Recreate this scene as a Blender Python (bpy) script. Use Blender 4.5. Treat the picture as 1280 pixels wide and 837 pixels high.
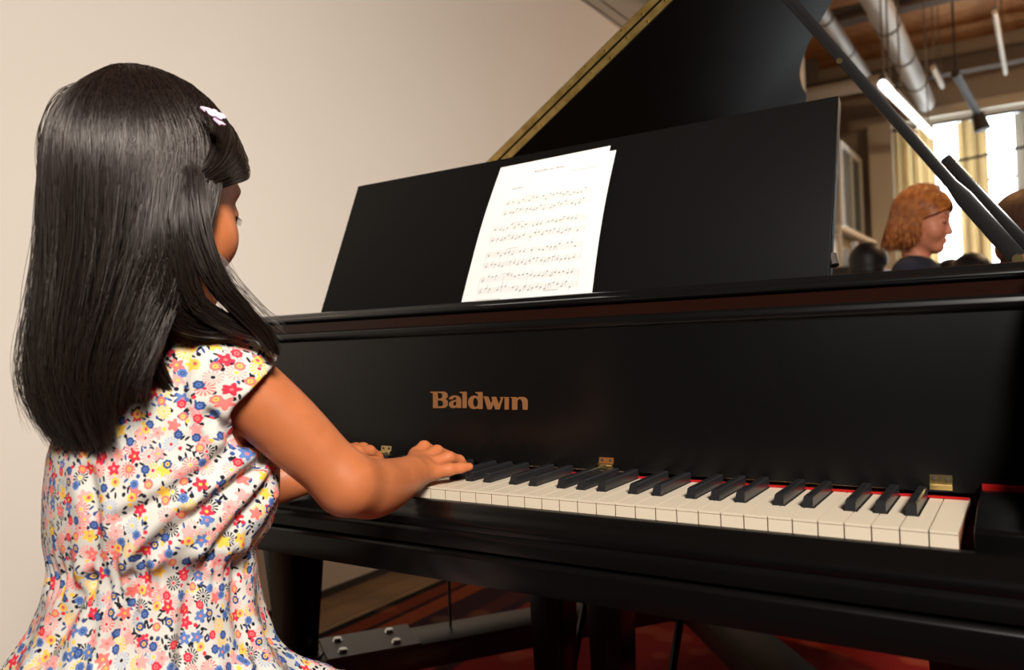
import bpy, bmesh, math, random
import numpy as np
from mathutils import Vector, Matrix

random.seed(7)
rng = np.random.default_rng(11)
for o in list(bpy.data.objects):
    bpy.data.objects.remove(o)
S = bpy.context.scene
COL = S.collection

# ------------------------------------------------------------------ camera
# world: X along the keyboard (0 = treble end of the keys), Y away from the player, Z up
CF = 997.4
CAM = np.array([0.0592, -0.7892, 0.9161])
YAW, PITCH, ROLL = np.radians([-33.07, 0.41, -2.21])


def cam_axes():
    f = np.array([math.sin(YAW) * math.cos(PITCH), math.cos(YAW) * math.cos(PITCH), math.sin(PITCH)])
    r = np.array([math.cos(YAW), -math.sin(YAW), 0.0])
    u = np.cross(r, f)
    return np.array([math.cos(ROLL) * r + math.sin(ROLL) * u, -math.sin(ROLL) * r + math.cos(ROLL) * u, f])


CR = cam_axes()


def ray(x, y):
    return np.array([(x - 640) / CF, (418.5 - y) / CF, 1.0]) @ CR


def at(x, y, d):
    return CAM + ray(x, y) * d


def on_y(x, y, Y):
    d = ray(x, y)
    return CAM + d * (Y - CAM[1]) / d[1]


def on_plane(x, y, p0, n):
    d = ray(x, y)
    return CAM + d * ((np.array(p0) - CAM) @ n) / (d @ n)


def project(P):
    d = (np.asarray(P, float) - CAM) @ CR.T
    return np.c_[640 + CF * d[:, 0] / d[:, 2], 418.5 - CF * d[:, 1] / d[:, 2], d[:, 2]]


cd = bpy.data.cameras.new('camera')
cam = bpy.data.objects.new('camera', cd)
COL.objects.link(cam)
cd.sensor_width = 36.0
cd.sensor_fit = 'HORIZONTAL'
cd.lens = CF / 1280 * 36
cd.clip_start = 0.02
cd.dof.use_dof = True
cd.dof.focus_distance = 1.0
cd.dof.aperture_fstop = 5.0
M3 = Matrix((CR[0], CR[1], -CR[2])).transposed()
cam.matrix_world = Matrix.Translation(Vector(CAM)) @ M3.to_4x4()
S.camera = cam

# ------------------------------------------------------------------ light
S.view_settings.view_transform = 'Standard'
S.view_settings.look = 'None'
S.view_settings.gamma = 1.0
S.view_settings.use_curve_mapping = False
S.view_settings.exposure = 0.0
W = bpy.data.worlds.new('sky')
S.world = W
W.use_nodes = True
W.node_tree.nodes['Background'].inputs[0].default_value = (0.86, 0.95, 1.0, 1)
W.node_tree.nodes['Background'].inputs[1].default_value = 7.0


def area(name, loc, target, size, power, color):
    ld = bpy.data.lights.new(name, 'AREA')
    ld.shape = 'DISK'
    ld.size = size
    ld.energy = power
    ld.color = color
    ob = bpy.data.objects.new(name, ld)
    COL.objects.link(ob)
    ob.location = loc
    ob.rotation_euler = (Vector(target) - Vector(loc)).to_track_quat('-Z', 'Y').to_euler()
    return ob


# flash bounced off the ceiling above the photographer, and the room's tungsten lamps
area('flash', (1.55, -1.75, 2.75), (-1.05, 0.75, 0.95), 0.8, 57, (1.0, 0.94, 0.86)).data.spread = math.radians(84)


def spot(name, loc, target, power, color, deg, size=0.08):
    ld = bpy.data.lights.new(name, 'SPOT')
    ld.energy = power
    ld.color = color
    ld.spot_size = math.radians(deg)
    ld.spot_blend = 0.6
    ld.shadow_soft_size = size
    ob = bpy.data.objects.new(name, ld)
    COL.objects.link(ob)
    ob.location = loc
    ob.rotation_euler = (Vector(target) - Vector(loc)).to_track_quat('-Z', 'Y').to_euler()
    return ob


spot('tungsten_spot', (-1.0, 3.4, 3.9), (-0.2, 2.3, 1.1), 230, (1.0, 0.52, 0.20), 34)
area('tungsten_lamp', (1.6, 6.5, 4.2), (1.2, 6.5, 0.5), 0.4, 120, (1.0, 0.66, 0.38))
pl = bpy.data.lights.new('ceiling_fill', 'POINT')  # warm fill added to brighten the ceiling boards; no pendant hangs here
pl.energy = 90
pl.color = (1.0, 0.66, 0.36)
pl.shadow_soft_size = 0.1
po = bpy.data.objects.new('ceiling_fill', pl)
COL.objects.link(po)
po.location = (1.3, 8.2, 3.9)


# ------------------------------------------------------------------ materials
MATS = {}


def mat(name, color, rough=0.5, metal=0.0, spec=0.5, bump=None, vary=None, rvary=None, emit=None, coat=0.0, sheen=0.0):
    """principled material; bump=(scale,strength), vary=(scale, colour2, stretch), rvary=(scale,lo,hi)"""
    if name in MATS:
        return MATS[name]
    m = bpy.data.materials.new(name)
    m.use_nodes = True
    nt = m.node_tree
    b = nt.nodes['Principled BSDF']
    b.inputs['Base Color'].default_value = (*color, 1)
    b.inputs['Roughness'].default_value = rough
    b.inputs['Metallic'].default_value = metal
    b.inputs['Specular IOR Level'].default_value = spec
    b.inputs['Coat Weight'].default_value = coat
    if sheen:
        b.inputs['Sheen Weight'].default_value = sheen
    tc = nt.nodes.new('ShaderNodeTexCoord')

    def noise(scale, stretch=(1, 1, 1), detail=4):
        mp = nt.nodes.new('ShaderNodeMapping')
        mp.inputs['Scale'].default_value = stretch
        nt.links.new(tc.outputs['Object'], mp.inputs[0])
        n = nt.nodes.new('ShaderNodeTexNoise')
        n.inputs['Scale'].default_value = scale
        n.inputs['Detail'].default_value = detail
        nt.links.new(mp.outputs[0], n.inputs['Vector'])
        return n.outputs['Fac']
    if vary:
        mx = nt.nodes.new('ShaderNodeMix')
        mx.data_type = 'RGBA'
        mx.inputs[6].default_value = (*color, 1)
        mx.inputs[7].default_value = (*vary[1], 1)
        rp = nt.nodes.new('ShaderNodeValToRGB')
        rp.color_ramp.elements[0].position = 0.38
        rp.color_ramp.elements[1].position = 0.66
        nt.links.new(noise(vary[0], vary[2] if len(vary) > 2 else (1, 1, 1)), rp.inputs[0])
        nt.links.new(rp.outputs[0], mx.inputs[0])
        nt.links.new(mx.outputs[2], b.inputs['Base Color'])
    if rvary:
        mr = nt.nodes.new('ShaderNodeMapRange')
        mr.inputs[3].default_value = rvary[1]
        mr.inputs[4].default_value = rvary[2]
        nt.links.new(noise(rvary[0]), mr.inputs[0])
        nt.links.new(mr.outputs[0], b.inputs['Roughness'])
    if bump:
        bp = nt.nodes.new('ShaderNodeBump')
        bp.inputs['Strength'].default_value = bump[1]
        bp.inputs['Distance'].default_value = 0.002
        nt.links.new(noise(bump[0]), bp.inputs['Height'])
        nt.links.new(bp.outputs[0], b.inputs['Normal'])
    if emit:
        b.inputs['Emission Color'].default_value = (*emit[0], 1)
        b.inputs['Emission Strength'].default_value = emit[1]
    MATS[name] = m
    return m


EBONY = mat('satin_ebony', (0.0025, 0.0023, 0.0022), 0.26, 0, 0.25, rvary=(9, 0.18, 0.30))
EBONY_MATTE = mat('matte_ebony', (0.0035, 0.0032, 0.003), 0.5, 0, 0.06)
EBONY_GLOSS = mat('gloss_ebony', (0.0035, 0.0035, 0.0035), 0.2, 0, 0.3)
LIDM = mat('lid_ebony', (0.003, 0.0028, 0.0026), 0.5, 0, 0.05)
RECESS = mat('dark_mahogany', (0.012, 0.0035, 0.002), 0.25, 0, 0.3)
IVORY = mat('key_plastic', (0.66, 0.56, 0.43), 0.22, 0, 0.5)
KEYWOOD = mat('key_wood', (0.30, 0.11, 0.055), 0.6, vary=(60, (0.22, 0.08, 0.04), (1, 0.1, 1)))
KEYBLACK = mat('black_key_plastic', (0.012, 0.012, 0.013), 0.28, 0, 0.5)
BRASS = mat('brass', (0.62, 0.42, 0.14), 0.34, 0.9, 0.5, vary=(40, (0.42, 0.27, 0.08)))
BRASS_BRIGHT = mat('bright_brass', (0.9, 0.7, 0.3), 0.25, 1.0)
GOLDLEAF = mat('gold_decal', (0.20, 0.080, 0.026), 0.5, 0.2)
FELT = mat('red_felt', (0.36, 0.008, 0.008), 0.95, 0, 0.1)
PLATE_GOLD = mat('iron_plate_paint', (0.45, 0.28, 0.08), 0.35, 0.6)
SPRUCE = mat('soundboard_spruce', (0.55, 0.32, 0.13), 0.4, vary=(30, (0.42, 0.23, 0.08), (1, 0.05, 1)))
SCREW = mat('steel_screw', (0.55, 0.55, 0.54), 0.3, 1.0)
PAPER = mat('paper', (0.64, 0.63, 0.61), 0.7, 0, 0.2)
INK = mat('printed_ink', (0.24, 0.23, 0.23), 0.9, 0, 0.1)
TRUCK = mat('truck_paint', (0.032, 0.024, 0.02), 0.42, 0.2)
SKIN = mat('skin', (0.41, 0.125, 0.044), 0.45, 0, 0.35, bump=(900, 0.04), vary=(38, (0.45, 0.14, 0.052)))
_b = SKIN.node_tree.nodes['Principled BSDF']
_b.inputs['Subsurface Weight'].default_value = 0.12
_b.inputs['Subsurface Radius'].default_value = (0.012, 0.005, 0.003)
_b.inputs['Subsurface Scale'].default_value = 1.0


# ------------------------------------------------------------------ mesh helpers
def tag(o, label=None, cat=None, group=None, kind=None):
    if label:
        o['label'] = label
    if cat:
        o['category'] = cat
    if group:
        o['group'] = group
    if kind:
        o['kind'] = kind
    return o


def empty(name, loc=(0, 0, 0), label=None, cat=None, group=None):
    o = bpy.data.objects.new(name, None)
    o.empty_display_size = 0.05
    o.location = loc
    COL.objects.link(o)
    return tag(o, label, cat, group)


def world_of(o):
    w = o.matrix_parent_inverse @ o.matrix_basis if o.parent else o.matrix_basis.copy()
    return world_of(o.parent) @ w if o.parent else w


def link(name, me, m=None, parent=None, smooth=False):
    if m is not None and not me.materials:
        for x in (m if isinstance(m, (list, tuple)) else [m]):
            me.materials.append(x)
    if smooth:
        me.polygons.foreach_set('use_smooth', [True] * len(me.polygons))
    o = bpy.data.objects.new(name, me)
    COL.objects.link(o)
    if parent is not None:
        o.parent = parent
        o.matrix_parent_inverse = world_of(parent).inverted()
    return o


class MB:
    """collects simple solids in one mesh"""

    def __init__(s):
        s.v = []
        s.f = []
        s.mi = []

    def add(s, vs, fs, mi=0):
        n = len(s.v)
        s.v += [tuple(map(float, p)) for p in vs]
        s.f += [[i + n for i in f] for f in fs]
        s.mi += [mi] * len(fs)
        return s

    def box(s, x0, x1, y0, y1, z0, z1, mi=0):
        v = [(x, y, z) for z in (z0, z1) for y in (y0, y1) for x in (x0, x1)]
        return s.add(v, [(0, 2, 3, 1), (4, 5, 7, 6), (0, 1, 5, 4), (2, 6, 7, 3), (0, 4, 6, 2), (1, 3, 7, 5)], mi)

    def prism(s, poly, axis, a, b, mi=0):
        """extrude a 2-D polygon along axis: 0 (poly=y,z), 1 (poly=x,z), 2 (poly=x,y)"""
        n = len(poly)

        def P(p, t):
            return [(t, p[0], p[1]), (p[0], t, p[1]), (p[0], p[1], t)][axis]
        v = [P(p, a) for p in poly] + [P(p, b) for p in poly]
        f = [list(range(n))[::-1], list(range(n, 2 * n))]
        f += [(i, (i + 1) % n, n + (i + 1) % n, n + i) for i in range(n)]
        return s.add(v, f, mi)

    def loft(s, rings, cap=True, mi=0):
        n = len(rings[0])
        v = [p for r in rings for p in r]
        f = []
        for k in range(len(rings) - 1):
            for i in range(n):
                j = (i + 1) % n
                f.append((k * n + i, k * n + j, (k + 1) * n + j, (k + 1) * n + i))
        if cap:
            f.append(list(range(n))[::-1])
            f.append([(len(rings) - 1) * n + i for i in range(n)])
        return s.add(v, f, mi)

    def tube(s, pts, r, n=8, mi=0, squash=None):
        pts = [np.array(p, float) for p in pts]
        rr = r if isinstance(r, (list, tuple)) else [r] * len(pts)
        rings = []
        t0 = pts[1] - pts[0]
        ref = np.array([0, 0, 1.0]) if abs(t0[2]) < 0.9 * np.linalg.norm(t0) else np.array([1.0, 0, 0])
        for i, p in enumerate(pts):
            t = pts[min(i + 1, len(pts) - 1)] - pts[max(i - 1, 0)]
            t /= np.linalg.norm(t) + 1e-12
            a = np.cross(t, ref)
            a /= np.linalg.norm(a)
            b = np.cross(t, a)
            q = squash or (1, 1)
            rings.append([p + rr[i] * (math.cos(k * 2 * math.pi / n) * a * q[0] + math.sin(k * 2 * math.pi / n) * b * q[1]) for k in range(n)])
        return s.loft(rings, True, mi)

    def mesh(s, name):
        me = bpy.data.meshes.new(name)
        me.from_pydata(s.v, [], s.f)
        bm = bmesh.new()
        bm.from_mesh(me)
        bmesh.ops.recalc_face_normals(bm, faces=bm.faces)
        bm.to_mesh(me)
        bm.free()
        if len(s.mi) == len(me.polygons):
            me.polygons.foreach_set('material_index', s.mi)
        return me

    def build(s, name, m, parent=None, bevel=0, seg=2, smooth=False):
        me = s.mesh(name)
        if bevel:
            bm = bmesh.new()
            bm.from_mesh(me)
            ed = [e for e in bm.edges if len(e.link_faces) == 2 and e.calc_face_angle(0) > 0.5]
            bmesh.ops.bevel(bm, geom=ed, offset=bevel, segments=seg, profile=0.5, affect='EDGES', clamp_overlap=True)
            bm.to_mesh(me)
            bm.free()
        o = link(name, me, m, parent, False)
        if smooth or bevel:
            me.polygons.foreach_set('use_smooth', [True] * len(me.polygons))
            try:
                me.set_sharp_from_angle(angle=math.radians(40))
            except Exception:
                pass
        return o


def catmull(pts, per=8, closed=False):
    P = [np.array(p, float) for p in pts]
    n = len(P)
    out = []
    for i in range(n if closed else n - 1):
        p0 = P[(i - 1) % n] if closed or i > 0 else 2 * P[0] - P[1]
        p1 = P[i]
        p2 = P[(i + 1) % n]
        p3 = P[(i + 2) % n] if closed or i + 2 < n else 2 * P[-1] - P[-2]
        for k in range(per):
            t = k / per
            out.append(0.5 * ((2 * p1) + (-p0 + p2) * t + (2 * p0 - 5 * p1 + 4 * p2 - p3) * t * t + (-p0 + 3 * p1 - 3 * p2 + p3) * t ** 3))
    if not closed:
        out.append(P[-1])
    return out


def curve_mesh(name, polys, extrude):
    """flat filled outlines with holes -> mesh in the XY plane"""
    cu = bpy.data.curves.new(name, 'CURVE')
    cu.dimensions = '2D'
    cu.fill_mode = 'BOTH'
    cu.extrude = extrude
    for poly in polys:
        sp = cu.splines.new('POLY')
        sp.points.add(len(poly) - 1)
        for p, q in zip(sp.points, poly):
            p.co = (q[0], q[1], 0, 1)
        sp.use_cyclic_u = True
    ob = bpy.data.objects.new(name, cu)
    COL.objects.link(ob)
    dg = bpy.context.evaluated_depsgraph_get()
    me = bpy.data.meshes.new_from_object(ob.evaluated_get(dg))
    bpy.data.objects.remove(ob)
    bpy.data.curves.remove(cu)
    return me


# ------------------------------------------------------------------ signed-distance modelling of bodies
def smin(a, b, k):
    h = np.clip(0.5 + 0.5 * (b - a) / k, 0, 1)
    return b * (1 - h) + a * h - k * h * (1 - h)


def cone(a, b, r1, r2, k=0.015):
    a = np.array(a, np.float32)
    b = np.array(b, np.float32)
    ab = b - a
    L2 = float(ab @ ab) + 1e-12

    def f(P):
        t = np.clip(((P - a) @ ab) / L2, 0, 1)
        return np.linalg.norm(P - a - t[:, None] * ab, axis=1) - (r1 + (r2 - r1) * t)
    return (f, k)


def ell(c, r, k=0.015, M=None):
    c = np.array(c, np.float32)
    r = np.array(r, np.float32)

    def f(P):
        q = P - c
        if M is not None:
            q = q @ M.T
        k0 = np.linalg.norm(q / r, axis=1)
        k1 = np.linalg.norm(q / (r * r), axis=1) + 1e-9
        return k0 * (k0 - 1) / k1
    return (f, k)


def chain(pts, rads, k=0.015, per=5):
    """one smooth tapered limb along a curve"""
    C_ = np.array(catmull([(*p, r) for p, r in zip(pts, rads)], per))
    A, Bq = C_[:-1].astype(np.float32), C_[1:].astype(np.float32)

    def f(P):
        d = None
        for a, b in zip(A, Bq):
            ab = b[:3] - a[:3]
            t = np.clip(((P - a[:3]) @ ab) / (float(ab @ ab) + 1e-12), 0, 1)
            v = np.linalg.norm(P - a[:3] - t[:, None] * ab, axis=1) - (a[3] + (b[3] - a[3]) * t)
            d = v if d is None else np.minimum(d, v)
        return d
    return (f, k)


def field(prims):
    def f(P):
        ctr = P.mean(0)
        rad = float(np.sqrt(((P - ctr) ** 2).sum(1).max()))
        c = ctr[None].astype(np.float32)
        dc = [float(p[0](c)[0]) for p in prims]
        lim = min(dc) + 2.4 * rad + 0.06
        d = None
        for (g, k), d0 in zip(prims, dc):
            if d0 > lim:
                continue
            v = g(P)
            d = v if d is None else smin(d, v, k)
        return d
    return f


def surface(f, lo, hi, h, B=8):
    """sparse surface nets over the zero level of f"""
    lo = np.array(lo, float)
    nb = np.ceil((np.array(hi, float) - lo) / (h * B)).astype(int)
    g = np.stack(np.meshgrid(*[np.arange(n) for n in nb], indexing='ij'), -1).reshape(-1, 3)
    ctr = (lo + (g + 0.5) * h * B).astype(np.float32)
    d = np.empty(len(g), np.float32)
    order = np.arange(len(g))
    for i in range(0, len(g), 512):
        d[i:i + 512] = f(ctr[order[i:i + 512]])
    g = g[np.abs(d) < h * B * 1.5]
    loc = np.stack(np.meshgrid(*[np.arange(B + 1)] * 3, indexing='ij'), -1).reshape(-1, 3)
    N = B + 1
    cells, pos, edges = [], [], []
    big = np.int64(1 << 20)

    def key(a):
        return (a[..., 0].astype(np.int64) * big + a[..., 1]) * big + a[..., 2]
    offs = np.array([(i, j, k) for i in (0, 1) for j in (0, 1) for k in (0, 1)])
    epairs = [(a, b) for a in range(8) for b in range(a + 1, 8) if np.abs(offs[a] - offs[b]).sum() == 1]
    for i in range(0, len(g), 24):
        gb = g[i:i + 24] * B
        idx = gb[:, None, :] + loc[None]
        P = (lo + idx.reshape(-1, 3) * h).astype(np.float32)
        V = f(P).reshape(len(gb), N, N, N)
        C = np.stack([V[:, o[0]:o[0] + B, o[1]:o[1] + B, o[2]:o[2] + B] for o in offs], -1)
        s = C < 0
        act = s.any(-1) & ~s.all(-1)
        bi, x, y, z = np.nonzero(act)
        cv = C[bi, x, y, z]
        cs = cv < 0
        acc = np.zeros((len(bi), 3))
        cnt = np.zeros(len(bi))
        for a, b in epairs:
            m = cs[:, a] != cs[:, b]
            t = cv[:, a] / (cv[:, a] - cv[:, b] + 1e-12)
            t = np.where(m, t, 0)
            acc += m[:, None] * (offs[a] + t[:, None] * (offs[b] - offs[a]))
            cnt += m
        cell = gb[bi] + np.stack([x, y, z], 1)
        cells.append(cell)
        pos.append(lo + (cell + acc / cnt[:, None]) * h)
        for ax in range(3):
            o = [0, 0, 0]
            o[ax] = 1
            s0 = V[:, :B, :B, :B] < 0
            s1 = V[:, o[0]:o[0] + B, o[1]:o[1] + B, o[2]:o[2] + B] < 0
            bi2, x2, y2, z2 = np.nonzero(s0 != s1)
            e = gb[bi2] + np.stack([x2, y2, z2], 1)
            edges.append((ax, e, s0[bi2, x2, y2, z2]))
    cells = np.concatenate(cells)
    pos = np.concatenate(pos)
    kk = key(cells)
    srt = np.argsort(kk)
    ks = kk[srt]
    quads = []
    for ax, e, inside in edges:
        b, c = (ax + 1) % 3, (ax + 2) % 3
        q = []
        ok = np.ones(len(e), bool)
        for db, dc in ((0, 0), (-1, 0), (-1, -1), (0, -1)):
            ee = e.copy()
            ee[:, b] += db
            ee[:, c] += dc
            k = key(ee)
            p = np.clip(np.searchsorted(ks, k), 0, len(ks) - 1)
            ok &= ks[p] == k
            q.append(srt[p])
        q = np.stack(q, 1)
        q = np.where(inside[:, None], q, q[:, ::-1])
        quads.append(q[ok])
    return pos, np.concatenate(quads)


def np_mesh(name, V, Q):
    me = bpy.data.meshes.new(name)
    nq, w = Q.shape
    me.vertices.add(len(V))
    me.vertices.foreach_set('co', np.asarray(V, np.float32).ravel())
    me.loops.add(nq * w)
    me.loops.foreach_set('vertex_index', Q.astype(np.int32).ravel())
    me.polygons.add(nq)
    me.polygons.foreach_set('loop_start', np.arange(0, nq * w, w, dtype=np.int32))
    me.polygons.foreach_set('loop_total', np.full(nq, w, np.int32))
    me.update(calc_edges=True)
    return me


def vnormals(V, Q):
    n = np.cross(V[Q[:, 2]] - V[Q[:, 0]], V[Q[:, 3]] - V[Q[:, 1]])
    N = np.zeros_like(V)
    for i in range(4):
        np.add.at(N, Q[:, i], n)
    return N / (np.linalg.norm(N, axis=1, keepdims=True) + 1e-12)


def relax(V, Q, n=2, lam=0.5):
    for _ in range(n):
        A = np.zeros_like(V)
        c = np.zeros(len(V))
        for i in range(4):
            for j in (1, 3):
                np.add.at(A, Q[:, i], V[Q[:, (i + j) % 4]])
                np.add.at(c, Q[:, i], 1)
        V = V + lam * (A / np.maximum(c, 1)[:, None] - V)
    return V


def strands_mesh(name, paths, rads, n=3):
    """many thin tapered tubes in one mesh; paths (S,K,3)"""
    Pth = np.asarray(paths, float)
    Sn, K, _ = Pth.shape
    T = np.gradient(Pth, axis=1)
    T /= np.linalg.norm(T, axis=2, keepdims=True) + 1e-12
    ref = np.tile(np.array([0.31, 0.87, 0.38]), (Sn, K, 1))
    A = np.cross(T, ref)
    A /= np.linalg.norm(A, axis=2, keepdims=True) + 1e-12
    Bv = np.cross(T, A)
    taper = np.ones(K)
    taper[-3:] = (0.8, 0.55, 0.2)
    R = np.asarray(rads)[:, None, None] * taper[None, :, None]
    ring = [Pth + R * (math.cos(2 * math.pi * i / n) * A + math.sin(2 * math.pi * i / n) * Bv) for i in range(n)]
    V = np.stack(ring, 2).reshape(-1, 3)
    base = (np.arange(Sn)[:, None] * K + np.arange(K - 1)[None]) * n
    quads = []
    for i in range(n):
        j = (i + 1) % n
        quads.append(np.stack([base + i, base + j, base + n + j, base + n + i], -1).reshape(-1, 4))
    return np_mesh(name, V, np.concatenate(quads))


# ------------------------------------------------------------------ the room
WALL = mat('wall_paint', (0.84, 0.76, 0.67), 0.85, 0, 0.2, bump=(60, 0.05), vary=(1.3, (0.86, 0.78, 0.69)))
UPPER = mat('upper_wall_paint', (0.42, 0.37, 0.31), 0.85)
CREAM = mat('cream_paint', (0.66, 0.60, 0.50), 0.8)
FLOORM = mat('worn_boards', (0.16, 0.10, 0.055), 0.55, vary=(3.2, (0.30, 0.18, 0.07)))
DECK = mat('ceiling_boards', (0.52, 0.24, 0.085), 0.7, vary=(4, (0.30, 0.12, 0.04), (1, 0.2, 1)))
STEEL = mat('painted_steel', (0.17, 0.15, 0.135), 0.9, 0, 0.08)
DUCT = mat('duct_metal', (0.42, 0.39, 0.35), 0.5, 0.3)
DARK = mat('dark_trim', (0.03, 0.022, 0.018), 0.6)
X0, X1, Y0, Y1, ZC = -2.15, 4.6, -3.6, 12.2, 4.9


def struct(name, mb, m, **k):
    return tag(mb.build(name, m, **k), kind='structure')


fl = struct('floor', MB().box(X0 - 0.6, X1, Y0, Y1, -0.06, 0.0), DARK)
for i in range(5):                                   # the bare boards beside the rug
    xa = X0 + 0.003 + i * 0.12
    if i == 0:
        board_me = MB().box(0, 0.117, Y0, Y1, 0.0, 0.006).mesh('floor_board')
    b_ = link('floor_board', board_me, FLOORM, fl)
    b_.location = (xa, 0, 0)
rest = MB().box(X0 + 0.61, X1, Y0, Y1, 0.0, 0.006).build('floor_boards', FLOORM, fl)
rest['kind'] = 'stuff'
wl = struct('wall_left', MB().box(X0 - 0.12, X0, Y0, Y1, 0, 3.02), WALL)
struct('wall_left_upper', MB().box(X0 - 0.62, X0 - 0.5, Y0, Y1, 3.02, ZC + 0.03), UPPER)
struct('trim_1', MB().box(X0 - 0.5, X0 + 0.04, Y0, Y1, 3.02, 3.07).box(X0, X0 + 0.025, Y0, Y1, 2.96, 3.02), UPPER)
struct('wall_foot_shade', MB().box(X0, X0 + 0.012, Y0, Y1, 0.006, 0.03), DARK)  # dark strip standing in for the shadow gap where wall meets floor
DIM = mat('dimmed_unseen_wall', (0.10, 0.085, 0.07), 0.85)  # room's dimness put into the colour of unseen walls, cutting reflections and fill
struct('wall_right', MB().box(X1, X1 + 0.12, Y0, Y1, 0, ZC + 0.03), DIM)
struct('wall_back', MB().box(X0 - 0.6, X1, Y0 - 0.12, Y0, 0, ZC + 0.03), DIM)
ce = struct('ceiling', MB().box(X0 - 0.62, X1 + 0.12, Y0 - 0.12, Y1 + 0.2, ZC + 0.0305, ZC + 0.12), DARK)
plank_me = MB().box(0, 6.9, 0, 0.29, ZC, ZC + 0.03).mesh('ceiling_board')
for i in range(53):
    b_ = link('ceiling_board', plank_me, DECK, ce)
    b_.location = (X0 - 0.6 + rng.uniform(-0.1, 0.0), Y0 + i * 0.298, rng.uniform(0, 0.012))

# far wall with tall windows
WX = [(-1.36, -0.52), (-0.42, 0.42), (0.52, 1.36), (1.7, 2.54), (2.9, 3.74)]
ZS, ZT = 0.85, 3.86
fw = MB().box(X0 - 0.6, WX[0][0], Y1, Y1 + 0.2, 0, ZC + 0.03)
for (a, b), nxt in zip(WX, WX[1:] + [(X1, X1)]):
    fw.box(a, b, Y1, Y1 + 0.2, 0, ZS).box(a, b, Y1, Y1 + 0.2, ZT, ZC + 0.03).box(b, nxt[0], Y1, Y1 + 0.2, 0, ZC + 0.03)
struct('wall_far', fw, UPPER)
struct('trim_2', MB().box(X0, X1, Y1 - 0.10, Y1 - 0.002, ZT + 0.02, ZT + 0.16), CREAM)
struct('trim_3', MB().box(-1.86, -1.55, Y1 - 0.22, Y1 - 0.002, 0, ZT + 0.018), CREAM)
FRAME = mat('window_frame_paint', (0.6, 0.58, 0.54), 0.6)
for i, (a, b) in enumerate(WX):
    w = MB()
    yy = Y1 + 0.06
    w.box(a, a + 0.04, yy, yy + 0.06, ZS, ZT).box(b - 0.04, b, yy, yy + 0.06, ZS, ZT)
    w.box(a, b, yy, yy + 0.06, ZS, ZS + 0.04).box(a, b, yy, yy + 0.06, ZT - 0.04, ZT)
    w.box(a, b, yy + 0.005, yy + 0.055, 2.9, 2.94)
    wo = tag(w.build('window_%d' % (i + 1), FRAME), kind='structure')
GLASS = bpy.data.materials.new('window_glass')
GLASS.use_nodes = True
nt = GLASS.node_tree
nt.nodes.clear()
mo = nt.nodes.new('ShaderNodeOutputMaterial')
mx = nt.nodes.new('ShaderNodeMixShader')
mx.inputs[0].default_value = 0.06
tr = nt.nodes.new('ShaderNodeBsdfTransparent')
gl = nt.nodes.new('ShaderNodeBsdfGlossy')
gl.inputs['Roughness'].default_value = 0.05
nt.links.new(tr.outputs[0], mx.inputs[1])
nt.links.new(gl.outputs[0], mx.inputs[2])
nt.links.new(mx.outputs[0], mo.inputs[0])
for i, (a, b) in enumerate(WX):
    par = bpy.data.objects['window_%d' % (i + 1)]
    for z0, z1 in ((ZS + 0.04, 2.9), (2.94, ZT - 0.04)):
        MB().box(a + 0.04, b - 0.04, Y1 + 0.085, Y1 + 0.09, z0, z1).build('window_pane', GLASS, par)

# curtains hanging in front of the windows
CURT = mat('curtain_cloth', (0.84, 0.73, 0.52), 0.9, 0, 0.1)
CURT2 = mat('grey_curtain_cloth', (0.62, 0.58, 0.52), 0.9, 0, 0.1)


for cm in (CURT, CURT2):
    cn = cm.node_tree
    cb_ = cn.nodes['Principled BSDF']
    tl = cn.nodes.new('ShaderNodeBsdfTranslucent')
    tl.inputs[0].default_value = cb_.inputs['Base Color'].default_value
    ms = cn.nodes.new('ShaderNodeMixShader')
    ms.inputs[0].default_value = 0.6
    cn.links.new(cb_.outputs[0], ms.inputs[1])
    cn.links.new(tl.outputs[0], ms.inputs[2])
    cn.links.new(ms.outputs[0], cn.nodes['Material Output'].inputs[0])


def curtain(x0, x1, m, label):
    n = 60
    top, bot = [], []
    for i in range(n + 1):
        t = i / n
        x = x0 + (x1 - x0) * t
        y = Y1 - 0.17 + 0.045 * math.sin(t * (x1 - x0) * 46)
        top.append((x, y, 3.74))
        bot.append((x + 0.03 * math.sin(i), y, 0.12))
    th = 0.006
    rings = []
    for P in (top, bot):
        rings.append([p for p in P] + [(p[0], p[1] + th, p[2]) for p in P[::-1]])
    o = MB().loft(rings).build('curtain', m, smooth=True)
    return tag(o, label, 'curtain', 'curtains at the tall windows')


curtain(-1.52, -1.0, CURT, 'yellowish cream curtain next to the pale corner pilaster')
curtain(-0.72, -0.36, CURT, 'cream curtain hanging between the two bright window panes behind the prop')
curtain(-0.04, 0.22, CURT2, 'pale grey curtain above the man with the beard')
rod = MB().tube([(-1.7, Y1 - 0.15, 3.76), (1.5, Y1 - 0.15, 3.76)], 0.018).build('curtain_rod', DARK)
tag(rod, 'dark curtain rod across the top of the tall windows', 'curtain rod')
wire = MB().tube([(-1.0, Y1 - 0.32, 3.14), (1.5, Y1 - 0.32, 3.36)], 0.018).build('sash_rail', DARK)
tag(wire, 'thin dark rail crossing in front of the bright windows', 'rail')

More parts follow.
